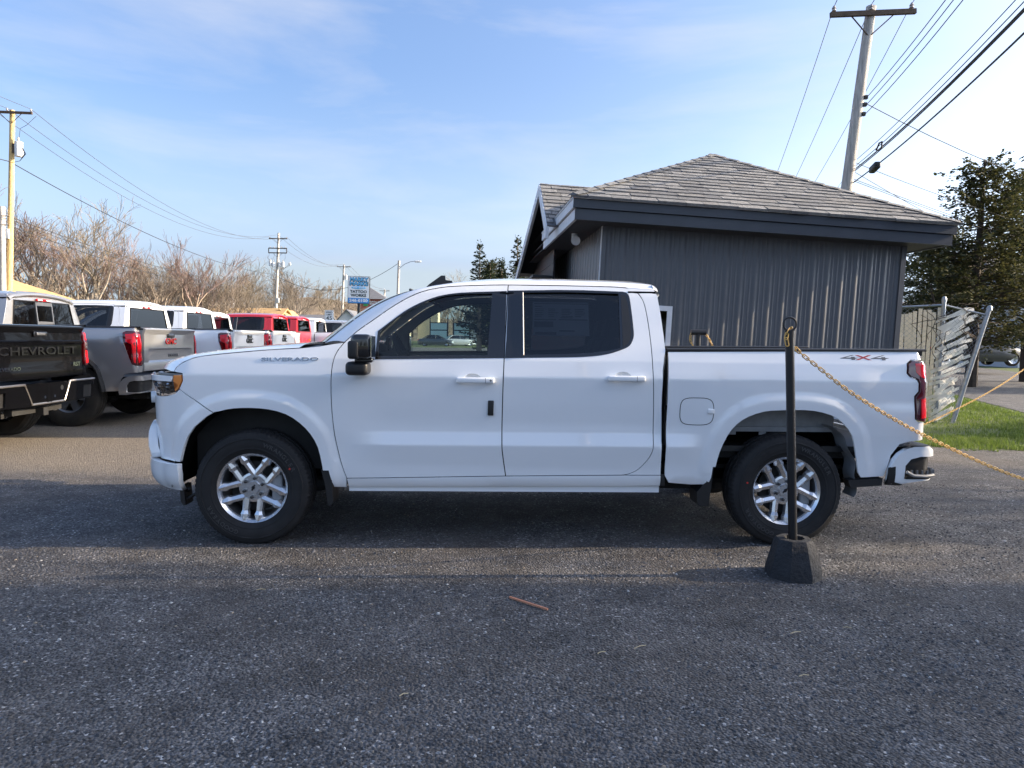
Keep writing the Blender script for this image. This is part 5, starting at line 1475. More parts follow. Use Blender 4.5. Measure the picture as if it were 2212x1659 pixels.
b = MB().tube([dn * -.30, dn * .0 + Vector((0, 0, .10)), dn * .26 + Vector((0, 0, .06)), dn * .28 + Vector((0, 0, -.10)), dn * -.02 + Vector((0, 0, -.07))], .022, 6, closed=True)
tag(b.build('cable_loop', M['wire'], None, loc=p), 'snowshoe shaped loop of spare cable hanging beside the grey pole', 'cable loop')
for k, (z, q, sg) in enumerate(((8.22, (33, 22.5, 6.6), .9), (6.55, (33, 21.5, 4.4), .6), (6.1, (36, 24, 3.6), .5), (6.05, (38, 26, 3.3), .4), (6.3, (40, 40, 6.4), .5))):
    p = R0 + PR(z) + Vector((.15, 0, 0)); wire(p, q, sg, .012 if k == 0 else .009, 'pale service drop running from the grey pole down towards the evergreen', 'service drops to the right', 'wire_bare')

# left line of poles along the main road
pl, PLf = upole('utility_pole', -25.47, 36, 14.05, .048, .17, .13, 'yellowish new pole with transformer beside the black pickup', M['wood_new'])
L0 = Vector(pl.location); iL = [L0 + p for p in crossarm(pl, PLf, 13.88, 1.2, tilt=-.02, ins=(-.92, -.15, .95))]
tank(pl, PLf(11.85) + Vector((.47, -.12, 0)), .21, .80); MB().box(PLf(11.9) + Vector((.2, -.1, 0)), (.2, .08, .5)).build('bracket', M['wood_dark'], pl, smooth=False)
MB().tube([PLf(12.6) + Vector((.47, -.12, -.1)), PLf(13.0) + Vector((.55, -.15, 0)), PLf(13.2) + Vector((.9, -.15, 0)), PLf(13.7) + Vector((1.2, .2, .1))], .012, 5).build('jumper', M['wire'], pl)
for k in range(3): MB().tube([PLf(12.1) + Vector((.6, -.14, 0)), PLf(11.6) + Vector((.80 + .04 * k, -.14, 0)), PLf(11.2) + Vector((.55, -.14, 0)), PLf(11.1) + Vector((.1, -.14, 0))], .014, 5).build('jumper', M['wire'], pl)
MB().rbox(PLf(7.1) + Vector((-.02, -.22, 0)), (.20, .14, .55), .03, 2).build('meter_box', M['tank'], pl)
ps, _ = upole('utility_pole', -26.02, 35.7, 8.6, .02, .16, .15, 'short grey cut off pole standing against the yellowish pole')
pm_, PMf = upole('utility_pole', -26.12, 89, 15.0, .045, .22, .15, 'tall pole with three crossarms and a ring of transformers')
M0 = Vector(pm_.location); iM = [M0 + p for p in crossarm(pm_, PMf, 14.25, 1.2, ins=(-.92, 0, .92))]
crossarm(pm_, PMf, 13.0, 1.2, ins=(-.8, -.4, .4, .8), brace=False); crossarm(pm_, PMf, 12.4, 1.2, ins=(), brace=True)
for dx in (-1.17, 1.17): MB().box(PMf(12.7) + Vector((dx, -.16, 0)), (.09, .09, .6)).build('arm_spacer', M['wood_dark'], pm_, smooth=False)
for dx, dz in ((-.85, .1), (-.45, -.1), (.35, -.05), (.8, .0)): tank(pm_, PMf(10.9 + dz) + Vector((dx, -.3, 0)), .20, .62)
MB().tube([PMf(10.0), PMf(10.4) + Vector((.9, -.1, 0)), PMf(10.75) + Vector((1.55, -.1, 0))], .03, 6).build('lamp_arm', M['galv'], pm_); MB().rbox(PMf(11.0) + Vector((1.6, -.1, 0)), (.3, .25, .4), .06, 2).build('antenna', M['tank'], pm_)
for k in range(4): MB().tube([PMf(12.4) + Vector((-1.0 + .66 * k, -.2, 0)), PMf(11.7) + Vector((-1.2 + .75 * k, -.25, 0)), PMf(11.3) + Vector((-.8 + .5 * k, -.3, 0))], .013, 5).build('jumper', M['wire'], pm_)
MB().rbox(PMf(6.2) + Vector((.28, -.1, 0)), (.25, .2, .7), .04, 2).build('meter_box', M['tank'], pm_)
p3, P3f = upole('utility_pole', -25.37, 127, 14.8, .04, .24, .18, 'distant pole with one crossarm beside the blue and white tattoo sign')
T0 = Vector(p3.location); i3 = [T0 + p for p in crossarm(p3, P3f, 14.45, 1.25)]; tank(p3, P3f(12.5) + Vector((.5, -.2, 0)), .22, .8)
p4, P4f = upole('utility_pole', -23.62, 166, 13.0, .04, .22, .18, 'farthest pole with one crossarm in front of the tan building'); i4 = [Vector(p4.location) + p for p in crossarm(p4, P4f, 12.7, 1.2)]
for i in range(3):
    wire(iL[i], iM[i], 2.6, .016, 'bare wire between the yellowish pole and the transformer ring pole', 'long wires above the bare trees', 'wire_bare', 24)
    wire(iL[i], iL[i] + Vector((.6, -53, .5)), 1.0, .014, 'bare wire leaving the yellowish pole out over the lot', 'wires leaving the yellowish pole', 'wire_bare', 20)
    wire(iM[i], i3[i], 1.5, .018, 'bare wire between the two farther poles', 'wires between the far poles', 'wire_bare'); wire(i3[i], i4[i], 1.2, .02, 'bare wire beyond the tattoo sign', 'wires beyond the tattoo sign', 'wire_bare')
for z, zm, r_, sg in ((11.15, 9.6, .026, 1.3), (8.1, 8.2, .020, 1.1), (7.95, 7.9, .016, 1.2), (7.6, 7.4, .022, 1.2)):
    wire(L0 + PLf(z) + Vector((0, -.2, 0)), M0 + PMf(zm), sg, r_, 'black cable sagging past the bare trees to the transformer ring pole', 'cables past the bare trees', n=24)
    wire(L0 + PLf(z) + Vector((0, -.2, 0)), L0 + PLf(z) + Vector((.3, -53, .2)), 1.2, r_, 'black cable leaving the yellowish pole out over the lot', 'cables leaving the yellowish pole', n=20)
# street lamp on its own pole
sl_, SLf = upole('street_lamp', -8.65, 75, 10.15, .035, .17, .14, 'wooden pole with a curved street lamp arm beyond the truck windshield', grp=None); sl_['category'] = 'street lamp'
MB().tube([SLf(9.2), SLf(9.75) + Vector((.6, 0, 0)), SLf(10.05) + Vector((1.3, 0, 0)), SLf(10.1) + Vector((1.8, 0, 0))], .035, 6).build('arm', M['galv'], sl_)
MB().rbox(SLf(10.08) + Vector((2.1, 0, 0)), (.75, .30, .20), .08, 3).build('lamp_head', M['tank'], sl_)
Z0 = Vector(sl_.location)
wire(M0 + PMf(9.4), Z0 + SLf(9.9), 2.4, .026, 'black cable sagging from the transformer ring pole to the street lamp', 'cables to the street lamp', n=20)
wire(M0 + PMf(9.4), T0 + P3f(9.3), 1.6, .024, 'black cable between the far poles under the bare wires', 'cables between far poles')
wire(M0 + PMf(9.0), Vector((-52, 70, 6)), 1.0, .02, 'thin guy cable going left from the transformer ring pole', 'guy cables')

# tattoo sign
M['sign_white'] = mat('sign_white', (.74, .77, .80), .45); M['sign_blue'] = mat('sign_blue', (.055, .25, .62), .45); M['sign_lightblue'] = mat('sign_lightblue', (.13, .45, .78), .45)
M['sign_ink'] = mat('sign_ink', (.012, .03, .035), .5); M['sign_steel'] = mat('sign_steel', (.02, .021, .023), .5); M['alu'] = mat('alu', (.55, .56, .57), .4, metal=.6)
sg = empty('shop_sign', (-7.75, 45, gz(45)), tilt=.02); tag(sg, 'tall blue and white tattoo shop sign on a black post', 'sign')
z0, z1, hw = 3.66, 5.52, .735
MB().lohi((-hw - .03, -.12, z0 - .03), (hw + .03, .12, z1 + .03)).build('frame', M['sign_steel'], sg, smooth=False)
MB().lohi((-hw, -.135, z0 + .36), (hw, -.122, z1)).build('panel', M['sign_white'], sg, smooth=False); MB().lohi((-hw, -.135, z0), (hw, -.122, z0 + .355)).build('panel', M['sign_blue'], sg, smooth=False)
MB().lohi((-.08, -.06, -.2), (.08, .10, z0 - .03)).build('post', M['sign_steel'], sg, smooth=False)
f_ = (PI / 2, 0, 0)
for tx, z_, s_, m_, w_ in (('MARKY', z1 - .20, .36, 'sign_lightblue', 1.25), ('MARKS', z1 - .50, .36, 'sign_lightblue', 1.25), ('TATTOO', z1 - 1.06, .27, 'sign_ink', 1.18), ('WORKS', z1 - 1.32, .27, 'sign_ink', 1.10), ('246-0100', z0 + .175, .27, 'sign_white', 1.28)):
    obj('lettering', text_mesh(tx, s_, .012, M[m_], bold=.008, width=w_), sg, (0, -.145, z_), f_)
for tx, z_ in (('MARKY', z1 - .20), ('MARKS', z1 - .50)): obj('lettering_outline', text_mesh(tx, .37, .006, M['sign_ink'], bold=.03, width=1.34), sg, (.01, -.137, z_ - .01), f_)
ov = MB().lathe([(.0, .004), (.24, .004), (.25, 0)], (0, 0, 0), 'y', 24).build('oval', M['sign_lightblue'], sg); ov.location = (0, -.1365, z1 - .78); ov.scale = (2.1, -1, .42)
obj('lettering', text_mesh('EST. 2000', .13, .006, M['sign_white'], bold=.002, width=.75), sg, (0, -.147, z1 - .78), f_)
# speed limit sign
ss = empty('speed_limit_sign', (-9.33, 43, gz(43)), tilt=.01); tag(ss, 'white speed limit 45 sign on a steel post', 'road sign')
zs = 2.70; MB().lohi((-.305, -.02, zs - .38), (.305, -.008, zs + .38)).build('plate', M['sign_white'], ss, smooth=False); MB().lohi((-.28, -.0235, zs - .355), (.28, -.0205, zs + .355)).build('border', M['sign_ink'], ss, smooth=False); MB().lohi((-.265, -.026, zs - .34), (.265, -.024, zs + .34)).build('face', M['sign_white'], ss, smooth=False)
MB().box((0, .01, zs / 2), (.06, .03, zs + .7)).build('post', M['galv'], ss, smooth=False)
for tx, z_, s_, w_ in (('SPEED', .23, .15, .44), ('LIMIT', .07, .15, .38), ('45', -.17, .36, .40)): obj('lettering', text_mesh(tx, s_, .006, M['sign_ink'], bold=.004, width=w_), ss, (0, -.029, zs + z_), f_)
# marquee sign seen through the cab
mq = empty('marquee_sign', (-3.3, 95, gz(95))); tag(mq, 'black framed sign with pale blue panels behind the sedans', 'sign')
M['pane_pale'] = mat('pane_pale', (.50, .68, .72), .4)
for x0, x1 in ((-3.4, -1.15), (-.1, 2.0)):
    for za, zb in ((.9, 2.05), (2.2, 3.1)): MB().lohi((x0, -.06, za), (x1, .0, zb)).build('panel', M['pane_pale'], mq, smooth=False)
    MB().lohi((x0 - .1, .01, .8), (x1 + .1, .12, 3.22)).build('frame', M['sign_steel'], mq, smooth=False)
for x in (-3.5, -1.0, -.25, 2.1): MB().box((x, .0, 1.9), (.14, .14, 3.9)).build('post', M['sign_steel'], mq, smooth=False)

# ---------------------------------------------------------------- houses and far buildings
M['brick_red'] = mat('brick_red', (.33, .085, .06), .85, var=.15, vscale=3); M['stucco'] = mat('stucco', (.50, .43, .32), .9, var=.08); M['render_white'] = mat('render_white', (.62, .63, .64), .8, var=.06)
M['roof_tan'] = mat('roof_tan', (.40, .26, .12), .9, var=.18, vscale=2, bump=.3, bscale=8); M['roof_grey'] = mat('roof_grey', (.13, .135, .15), .9, var=.15, vscale=3, bump=.3, bscale=8); M['win_dark'] = mat('win_dark', (.03, .035, .045), .15)
M['clapboard'] = mat('clapboard', (.58, .62, .70), .7, var=.05)
def house(name, loc, W, Dp, H, rise, wall_m, roof_m, label, rz=0., win=((.25, .5), (.75, .5)), ridge='x', cat_='house', siding=False, over=.35, hip=False):
    r_ = empty(name, loc, rz); tag(r_, label, cat_)
    w_ = MB().lohi((-W / 2, -Dp / 2, -.6), (W / 2, Dp / 2, H)).build('wall', wall_m, r_, smooth=False)
    if ridge == 'x':
        a, e = W / 2 + over, Dp / 2 + over; dz = rise * over / (Dp / 2)
        V = [(-a, -e, H - dz), (a, -e, H - dz), (a, 0, H + rise), (-a, 0, H + rise), (-a, e, H - dz), (a, e, H - dz)]
        if hip: V[2] = (a - e, 0, H + rise); V[3] = (-a + e, 0, H + rise)
        mb = MB().add(V + [(x, y, z - .14) for x, y, z in V], ([(1, 5, 2), (0, 3, 4)] if hip else []) + [(0, 1, 2, 3), (3, 2, 5, 4), (0, 6, 7, 1), (4, 5, 11, 10), (0, 3, 9, 6), (3, 4, 10, 9), (1, 7, 8, 2), (2, 8, 11, 5), (6, 9, 8, 7), (9, 10, 11, 8)])
        g_ = MB().add([(-W / 2, -Dp / 2, H), (-W / 2, Dp / 2, H), (-W / 2, 0, H + rise - .12), (W / 2, -Dp / 2, H), (W / 2, Dp / 2, H), (W / 2, 0, H + rise - .12)], [(0, 2, 1), (3, 4, 5)])
    else:
        a, e = W / 2 + over, Dp / 2 + over; dz = rise * over / (W / 2)
        V = [(-a, -e, H - dz), (-a, e, H - dz), (0, e, H + rise), (0, -e, H + rise), (a, -e, H - dz), (a, e, H - dz)]
        mb = MB().add(V + [(x, y, z - .14) for x, y, z in V], [(0, 3, 2, 1), (3, 4, 5, 2), (0, 1, 7, 6), (4, 10, 11, 5), (0, 6, 9, 3), (3, 9, 10, 4), (1, 2, 8, 7), (2, 5, 11, 8), (6, 7, 8, 9), (9, 8, 11, 10)])
        g_ = MB().add([(-W / 2, -Dp / 2, H), (W / 2, -Dp / 2, H), (0, -Dp / 2, H + rise - .12), (-W / 2, Dp / 2, H), (W / 2, Dp / 2, H), (0, Dp / 2, H + rise - .12)], [(0, 1, 2), (3, 5, 4)])
    mb.build('roof', roof_m, r_, smooth=False); [] if hip else [MB().add(g_.v[3 * k_:3 * k_ + 3], [(0, 1, 2)]).build('gable', wall_m, r_, smooth=False) for k_ in (0, 1)]
    for u, v in win:
        x = lerp(-W / 2, W / 2, u); z = H * v
        f2 = MB().lohi((x - .5, -Dp / 2 - .06, z - .65), (x + .5, -Dp / 2 - .002, z + .65)).build('window', M['trim_white'], r_, smooth=False); MB().lohi((x - .42, -Dp / 2 - .075, z - .57), (x + .42, -Dp / 2 - .05, z + .57)).build('pane', M['win_dark'], f2, smooth=False)
    if siding:
        for k in range(int(H / .2)): MB().lohi((-W / 2, -Dp / 2 - .02, k * .2), (W / 2, -Dp / 2 - .001, k * .2 + .17)).build('clapboard', wall_m, w_, smooth=False)
    return r_
house('house', (-34.2, 44, gz(44)), 11.5, 8, 3.6, 1.75, M['stucco'], M['roof_tan'], 'house with an orange tan hipped roof behind the yellowish pole', hip=True)
h = house('house', (-24.9, 74, gz(74)), 7.5, 6, 3.1, 1.1, M['stucco'], M['roof_tan'], 'low building with a pale tan roof behind the white pickups')
b = MB().box((-2.0, 0, 4.6), (.35, .35, 1.4)); b.build('chimney', M['trim_white'], h, smooth=False)
house('house', (-21.5, 76, gz(76)), 1.9, 5, 3.2, .9, M['render_white'], M['roof_tan'], 'small white gable end beside the low tan roof', ridge='y', win=())
house('house', (-18.7, 100, gz(100)), 4.2, 8, 2.6, 2.3, M['render_white'], M['roof_grey'], 'white gabled house below the tattoo sign', ridge='y', win=((.5, .6),))
house('house', (-29, 112, gz(112)), 9, 7, 3.4, 1.1, M['render_white'], M['roof_grey'], 'house with a dark roof and white front beyond the red cabs')
ht = empty('hotel', (-23.6, 153, gz(153))); tag(ht, 'red brick hotel with a grey hipped roof and green sign', 'building')
MB().lohi((-3.2, -5, -1), (3.0, 7, 9.0)).build('wall', M['brick_red'], ht, smooth=False)
MB().lohi((-3.25, -5.04, -1), (3.05, 7, 4.8)).build('base_storey', M['stucco'], ht, smooth=False)
MB().add([(-5.0, -5.6, 9.0), (3.4, -5.6, 9.0), (3.4, 8, 9.0), (-5.0, 8, 9.0), (-4.2, .5, 12.1), (-1.8, .5, 12.1)], [(0, 1, 5, 4), (1, 2, 5), (2, 3, 4, 5), (3, 0, 4)]).build('roof', M['roof_grey'], ht, smooth=False)
MB().lohi((3.0, -3, -1), (7.5, 7, 8.4)).build('wall', M['stucco'], ht, smooth=False); MB().add([(3.0, -3.4, 8.4), (8.0, -3.4, 8.4), (8, 8, 8.4), (3, 8, 8.4), (4.5, 1, 9.8)], [(0, 1, 4), (1, 2, 4), (2, 3, 4), (3, 0, 4)]).build('roof', M['roof_grey'], ht, smooth=False)
MB().lohi((9.0, 2, -1), (13.5, 9, 9.0)).build('wall', M['stucco'], ht, smooth=False)
M['sign_green'] = mat('sign_green', (.02, .30, .10), .5)
MB().lohi((-1.9, -5.12, 7.5), (-1.0, -5.05, 8.6)).build('logo_panel', M['sign_green'], ht, smooth=False)
for tx, z_, w_ in (('Holiday Inn', 8.45, 2.6), ('Express', 8.0, 2.2), ('& Suites', 7.55, 1.5)): obj('lettering', text_mesh(tx, .5, .02, M['sign_white'], bold=.015, width=w_), ht, (.6, -5.1, z_), f_)
for x in (1.9, 2.5, 3.9, 4.8, 5.7, 6.6):
    for z in (5.6, 7.3):
        yb = -5.05 if x < 3 else -3.05; f2 = MB().lohi((x - .22, yb - .03, z - .5), (x + .22, yb, z + .5)).build('window', M['trim_white'], ht, smooth=False); MB().lohi((x - .17, yb - .045, z - .44), (x + .17, yb - .028, z + .44)).build('pane', M['win_dark'], f2, smooth=False)
# right hand side
house('house', (34, 47, gz(47)), 12, 8, 2.9, 1.5, M['clapboard'], M['roof_grey'], 'grey roofed house far behind the broken fence')
house('house', (37.5, 37.5, gz(37)), 11, 7, 4.6, 2.2, M['clapboard'], M['roof_grey'], 'white clapboard house behind the dark sedan', siding=True, win=((.12, .45), (.45, .45), (.78, .45)))
house('house', (1.5, 112, gz(112)), 7, 7, 4.2, 2.6, M['render_white'], M['roof_grey'], 'white house behind the marquee sign seen through the cab', ridge='y', win=((.3, .6), (.7, .6)))
# unseen house added across the side street, sized to shade the foreground gravel
house('house', (21.5, -9.62, 0), 9, 16.0, 7.4, 2.9, M['clapboard'], M['roof_grey'], 'tall unseen house added across the side street to shade the foreground lot', win=((.2, .3), (.5, .3), (.8, .3), (.2, .75), (.8, .75)), over=.2, ridge='y')
# pole across the road behind the viewer, mirrored in the rear glass
pb, PBf = upole('utility_pole', 4.3, -15, 10.5, .0, .17, .13, 'pole across the road mirrored in the dark rear window'); iB = [Vector(pb.location) + p for p in crossarm(pb, PBf, 10.2, 1.2)]; tank(pb, PBf(9.2) + Vector((.4, .1, 0)), .21, .8)
for p in iB: wire(p + Vector((-45, 3, 0)), p + Vector((45, -3, 0)), 1.2, .012, 'wire over the road behind the viewer', 'wires behind the viewer', 'wire_bare')
# ================================================================ trees, grass, loose stones
M['bark'] = mat('bark', (.26, .20, .145), .95, var=.25, vscale=4)
M['bark_dark'] = mat('bark_dark', (.055, .042, .033), .95, var=.3, vscale=5)
M['bark_grey'] = mat('bark_grey', (.33, .28, .22), .95, var=.2, vscale=4)
M['twig'] = mat('twig', (.175, .140, .108), .95); M['twig_red'] = mat('twig_red', (.185, .128, .108), .95); M['twig_tan'] = mat('twig_tan', (.21, .172, .125), .95)
def leafmat(name, c1, c2, tl=.3):
    m_, nt_, b_ = newmat(name); b_.inputs['Roughness'].default_value = .7
    gi = N(nt_, 'ShaderNodeNewGeometry'); r_ = N(nt_, 'ShaderNodeValToRGB'); r_.color_ramp.elements[0].color = (*c1, 1); r_.color_ramp.elements[1].color = (*c2, 1)
    nt_.links.new(gi.outputs['Random Per Island'], r_.inputs['Fac']); nt_.links.new(r_.outputs['Color'], b_.inputs['Base Color'])
    t_ = N(nt_, 'ShaderNodeBsdfTranslucent'); nt_.links.new(r_.outputs['Color'], t_.inputs['Color']); x_ = N(nt_, 'ShaderNodeMixShader'); x_.inputs[0].default_value = tl
    nt_.links.new(b_.outputs[0], x_.inputs[1]); nt_.links.new(t_.outputs[0], x_.inputs[2]); nt_.links.new(x_.outputs[0], nt_.nodes['Material Output'].inputs['Surface']); return m_
M['needle'] = leafmat('needle', (.022, .032, .012), (.105, .100, .036)); M['spruce_needle'] = leafmat('spruce_needle', (.020, .036, .020), (.055, .070, .030))
M['grass_blade'] = leafmat('grass_blade', (.055, .10, .018), (.17, .23, .045), .45)

def bare_tree_mesh(seed, H, spread, nmain=5, levels=5, up=.5, minr=.012, trunk_h=.25, r0=None, kids=(3, 4)):
    rnd = random.Random(seed); tr = MB(); tw = MB(); r0 = r0 or H * .020
    def grow(p, d, L, r_, lev):
        n = 4 if lev < 2 else 3; pts = [p]; q = p.copy(); dd = d.copy()
        for i in range(n):
            dd = (dd + Vector((rnd.gauss(0, .13), rnd.gauss(0, .13), rnd.gauss(0, .08) + .05 * up))).normalized(); q = q + dd * (L / n); pts.append(q.copy())
        rr = [max(minr, r_ * (1 - .55 * i / n)) for i in range(n + 1)]
        (tr if lev < 2 else tw).tube(pts, rr, 5 if lev < 2 else 3, caps=False)
        if lev >= levels: return
        k = rnd.randint(*kids) + (1 if lev == 0 else 0)
        for j in range(k):
            t = rnd.uniform(.35, 1.0) if j else 1.0; i = min(n - 1, int(t * n)); b0 = pts[i].lerp(pts[i + 1], t * n - i) if i < n else pts[-1]
            az = rnd.uniform(0, 2 * PI); side = Vector((math.cos(az), math.sin(az), 0)); a = rnd.uniform(.35, .85) * spread
            nd = (dd + side * a + Vector((0, 0, .15 * up))).normalized(); grow(b0, nd, L * rnd.uniform(.52, .78), max(minr, rr[i] * rnd.uniform(.5, .68)), lev + 1)
    th = H * trunk_h; tr.cyl((0, 0, -.4), (0, 0, th), r0 * 1.15, r0, 7, caps=False)
    for j in range(nmain):
        az = 2 * PI * j / nmain + rnd.uniform(-.4, .4); a = rnd.uniform(.15, .6) * spread
        grow(Vector((0, 0, th * rnd.uniform(.8, 1))), Vector((math.cos(az) * a, math.sin(az) * a, 1)).normalized(), H * rnd.uniform(.26, .36), r0 * rnd.uniform(.5, .75), 1)
    return tr, tw
protos = []
for k, (sd_, H, sp, bm, tm) in enumerate(((1, 11, 1.0, 'bark_grey', 'twig_tan'), (5, 10, .7, 'bark', 'twig_red'), (8, 9, 1.1, 'bark', 'twig'), (12, 10, .85, 'bark_grey', 'twig'))):
    a, c = bare_tree_mesh(sd_, H, sp, nmain=5, levels=5, minr=.0115); protos.append((H, mesh('trunk', a.v, a.f, M[bm]), mesh('crown', c.v, c.f, M[tm], smooth=False)))
def bare_tree(k, x, y, H, rz, label, grp):
    h, a, c = protos[k]; r_ = empty('bare_tree', (x, y, gz(y) - .05), rz); s_ = H / h; r_.scale = (s_, s_, s_); tag(r_, label, 'tree', grp)
    obj('trunk', a, r_); obj('crown', c, r_)
rnd = random.Random(21)
bare_tree(0, -32.2, 56, 12.2, .4, 'tall pale grey bare tree with spreading limbs above the white cabs', None)
bare_tree(2, -28.2, 58, 8.2, 1.2, 'low bushy bare tree beside the tall pale grey one', None)
LG = 'bare trees of the reddish wood behind the yellowish pole'
for i in range(15):
    x = -47 + i * 1.55 + rnd.uniform(-.6, .6); y = rnd.uniform(56, 66); bare_tree(1 if i % 3 else 3, x, y, rnd.uniform(10.5, 13.6) * (1 if x < -36 else .72), rnd.uniform(0, 6), 'bare tree with reddish twigs in the wood behind the yellowish pole', LG)
for i in range(11):
    x = -31.5 + i * .85 + rnd.uniform(-.4, .4); y = rnd.uniform(62, 72); bare_tree(2 if i % 2 else 0, x, y, rnd.uniform(6.6, 8.4) * (1.05 - .014 * i), rnd.uniform(0, 6), 'brown bare tree in the thicket right of the tall pale grey tree', 'brown thicket trees')
for i, (x, y, H) in enumerate(((-40, 118, 13.5), (-34.5, 122, 14), (-31, 116, 12.5), (-45, 125, 11), (-28.5, 124, 11), (-37, 128, 12), (-26, 130, 9.5), (-49, 122, 10), (-53, 116, 10.5), (-23.5, 126, 8), (-20.5, 128, 7.5), (-33, 104, 8), (-29, 100, 7.5))):
    bare_tree((0, 2, 3, 0)[i % 4], x, y, H, i * 1.7, 'distant bare tree around the transformer ring pole', 'distant bare trees')
for i, (x, y, H) in enumerate(((20, 48, 9), (24, 52, 10), (28, 60, 11), (22, 58, 8), (-3.5, 118, 12), (2, 122, 12), (6, 116, 11), (32, 66, 12))):
    bare_tree(i % 4, x, y, H, i * 1.3, 'bare tree far behind the building and fence', 'bare trees behind the building')

bare_tree(0, 24.5, -1.0, 12.5, 2.0, 'tall unseen bare tree added beside the shading house to dapple the sunlit strip', None)  # unseen tree, added to break up the sunlight beside the truck
bare_tree(3, 27.5, .6, 12, 1.0, 'second unseen bare tree added behind the first to soften the sun on the lot', None)  # also unseen, added for more dappled shade
# wooded ridge far away
hp = [(-260, 6), (-180, 12), (-130, 15), (-105, 15.5), (-88, 18), (-74, 20), (-60, 17), (-45, 14), (-20, 10), (10, 7), (60, 6), (160, 8), (300, 10)]
def hz_(x): return interp(x, [p[0] for p in hp], [p[1] for p in hp])
M['hill'] = mat('hill', (.16, .12, .075), .95, var=.35, vscale=.12, detail=8)
b = MB().grid(lambda u, v: (lerp(-320, 340, u), lerp(170, 330, v), hz_(lerp(-320, 340, u)) * sstep(0, 1, v) + gz(200) - .3 + 1.2 * math.sin(u * 60) * v * .5), 60, 8); tag(b.build('hills', M['hill']), kind='structure')
tw = MB(); rnd = random.Random(31)
sm = [bare_tree_mesh(s_, 9, .9, nmain=4, levels=3, minr=.05, kids=(3, 4)) for s_ in (41, 42, 43)]
for i in range(330):
    x = rnd.uniform(-200, 60); v = rnd.random(); y = lerp(180, 325, v); s_ = rnd.uniform(.55, .95); k = rnd.choice(sm); z = hz_(x) * sstep(0, 1, v) + gz(200) - .5; a = rnd.uniform(0, 6); ca, sa = math.cos(a) * s_, math.sin(a) * s_
    for mb in k: tw.add([(p[0] * ca - p[1] * sa + x, p[0] * sa + p[1] * ca + y, p[2] * s_ + z) for p in mb.v], mb.f)
for i in range(90):
    x = rnd.uniform(-95, -27); y = rnd.uniform(70, 98); s_ = rnd.uniform(.85, 1.3) * (1.05 if x < -45 else .68); k = rnd.choice(sm); a = rnd.uniform(0, 6); ca, sa = math.cos(a) * s_, math.sin(a) * s_
    for mb in k: tw.add([(p[0] * ca - p[1] * sa + x, p[0] * sa + p[1] * ca + y, p[2] * s_ + gz(y) - .3) for p in mb.v], mb.f)
tag(tw.build('far_woods', M['twig_tan'], smooth=False), 'brown leafless wood covering the far ridge', 'woods', kind='stuff')

# ---------------------------------------------------------------- evergreens
def spray(mb, rnd, p, d, L, w, n, droop=.2, size=.14):
    """flat fan of small leaf faces along a bough"""
    d = d.normalized(); s_ = d.cross(Vector((0, 0, 1)))
    s_ = s_.normalized() if s_.length > .01 else Vector((1, 0, 0))
    for i in range(n):
        t = rnd.random() ** .8; q = p + d * (L * t) + Vector((0, 0, -droop * L * t * t)) + s_ * rnd.gauss(0, w * (1.05 - t) * .5) + Vector((0, 0, rnd.gauss(0, .05)))
        a = rnd.uniform(-.9, .9); e = (d * math.cos(a) + s_ * math.sin(a) + Vector((0, 0, rnd.uniform(-.5, .35)))).normalized(); f_ = e.cross(Vector((rnd.gauss(0, .5), rnd.gauss(0, .5), 1))).normalized(); l_ = size * rnd.uniform(.7, 1.5); ww = l_ * .36
        mb.add([q - f_ * ww * .5, q + e * l_ * .5 - f_ * ww, q + e * l_, q + e * l_ * .5 + f_ * ww], [(0, 1, 2, 3)])
def conifer_meshes(seed, H, Rm, nb, leaves, base=.1, droop=.18, size=.16, irregular=.35, shape=1.0, wid=.4):
    rnd = random.Random(seed); tr = MB(); cr_ = MB(); tr.cyl((0, 0, -.3), (0, 0, H), H * .022 + .05, .02, 8, caps=False)
    for i in range(nb):
        t = base + (1 - base) * (i + rnd.random()) / nb; z = H * t; L = Rm * ((1 - t) ** shape) * rnd.uniform(1 - irregular, 1 + irregular * .5) + .12; az = i * 2.399 + rnd.uniform(-.4, .4)
        d = Vector((math.cos(az), math.sin(az), rnd.uniform(-.05, .25))); tr.tube([Vector((0, 0, z)), Vector((0, 0, z)) + d.normalized() * L * .5 + Vector((0, 0, -droop * L * .25)), Vector((0, 0, z)) + d.normalized() * L * .95 + Vector((0, 0, -droop * L * .9))], [.012 + L * .012, .01 + L * .007, .006], 4, caps=False)
        spray(cr_, rnd, Vector((0, 0, z)), d, L, L * wid, max(4, int(leaves * L / Rm)), droop, size)
    for k in range(12): spray(cr_, rnd, Vector((0, 0, H * (.93 + .006 * k))), Vector((math.cos(k), math.sin(k), 1.2)), .35, .1, 4, 0, size * .8)
    return tr, cr_
a, c = conifer_meshes(3, 9.0, 2.4, 84, 110, base=.12, droop=-.12, size=.20, wid=.24); sp1 = (mesh('trunk', a.v, a.f, M['bark']), mesh('crown', c.v, c.f, M['spruce_needle'], smooth=False))
a, c = conifer_meshes(4, 8.0, 1.6, 130, 100, base=.05, droop=.05, size=.20, wid=.40); sp2 = (mesh('trunk', a.v, a.f, M['bark']), mesh('crown', c.v, c.f, M['spruce_needle'], smooth=False))
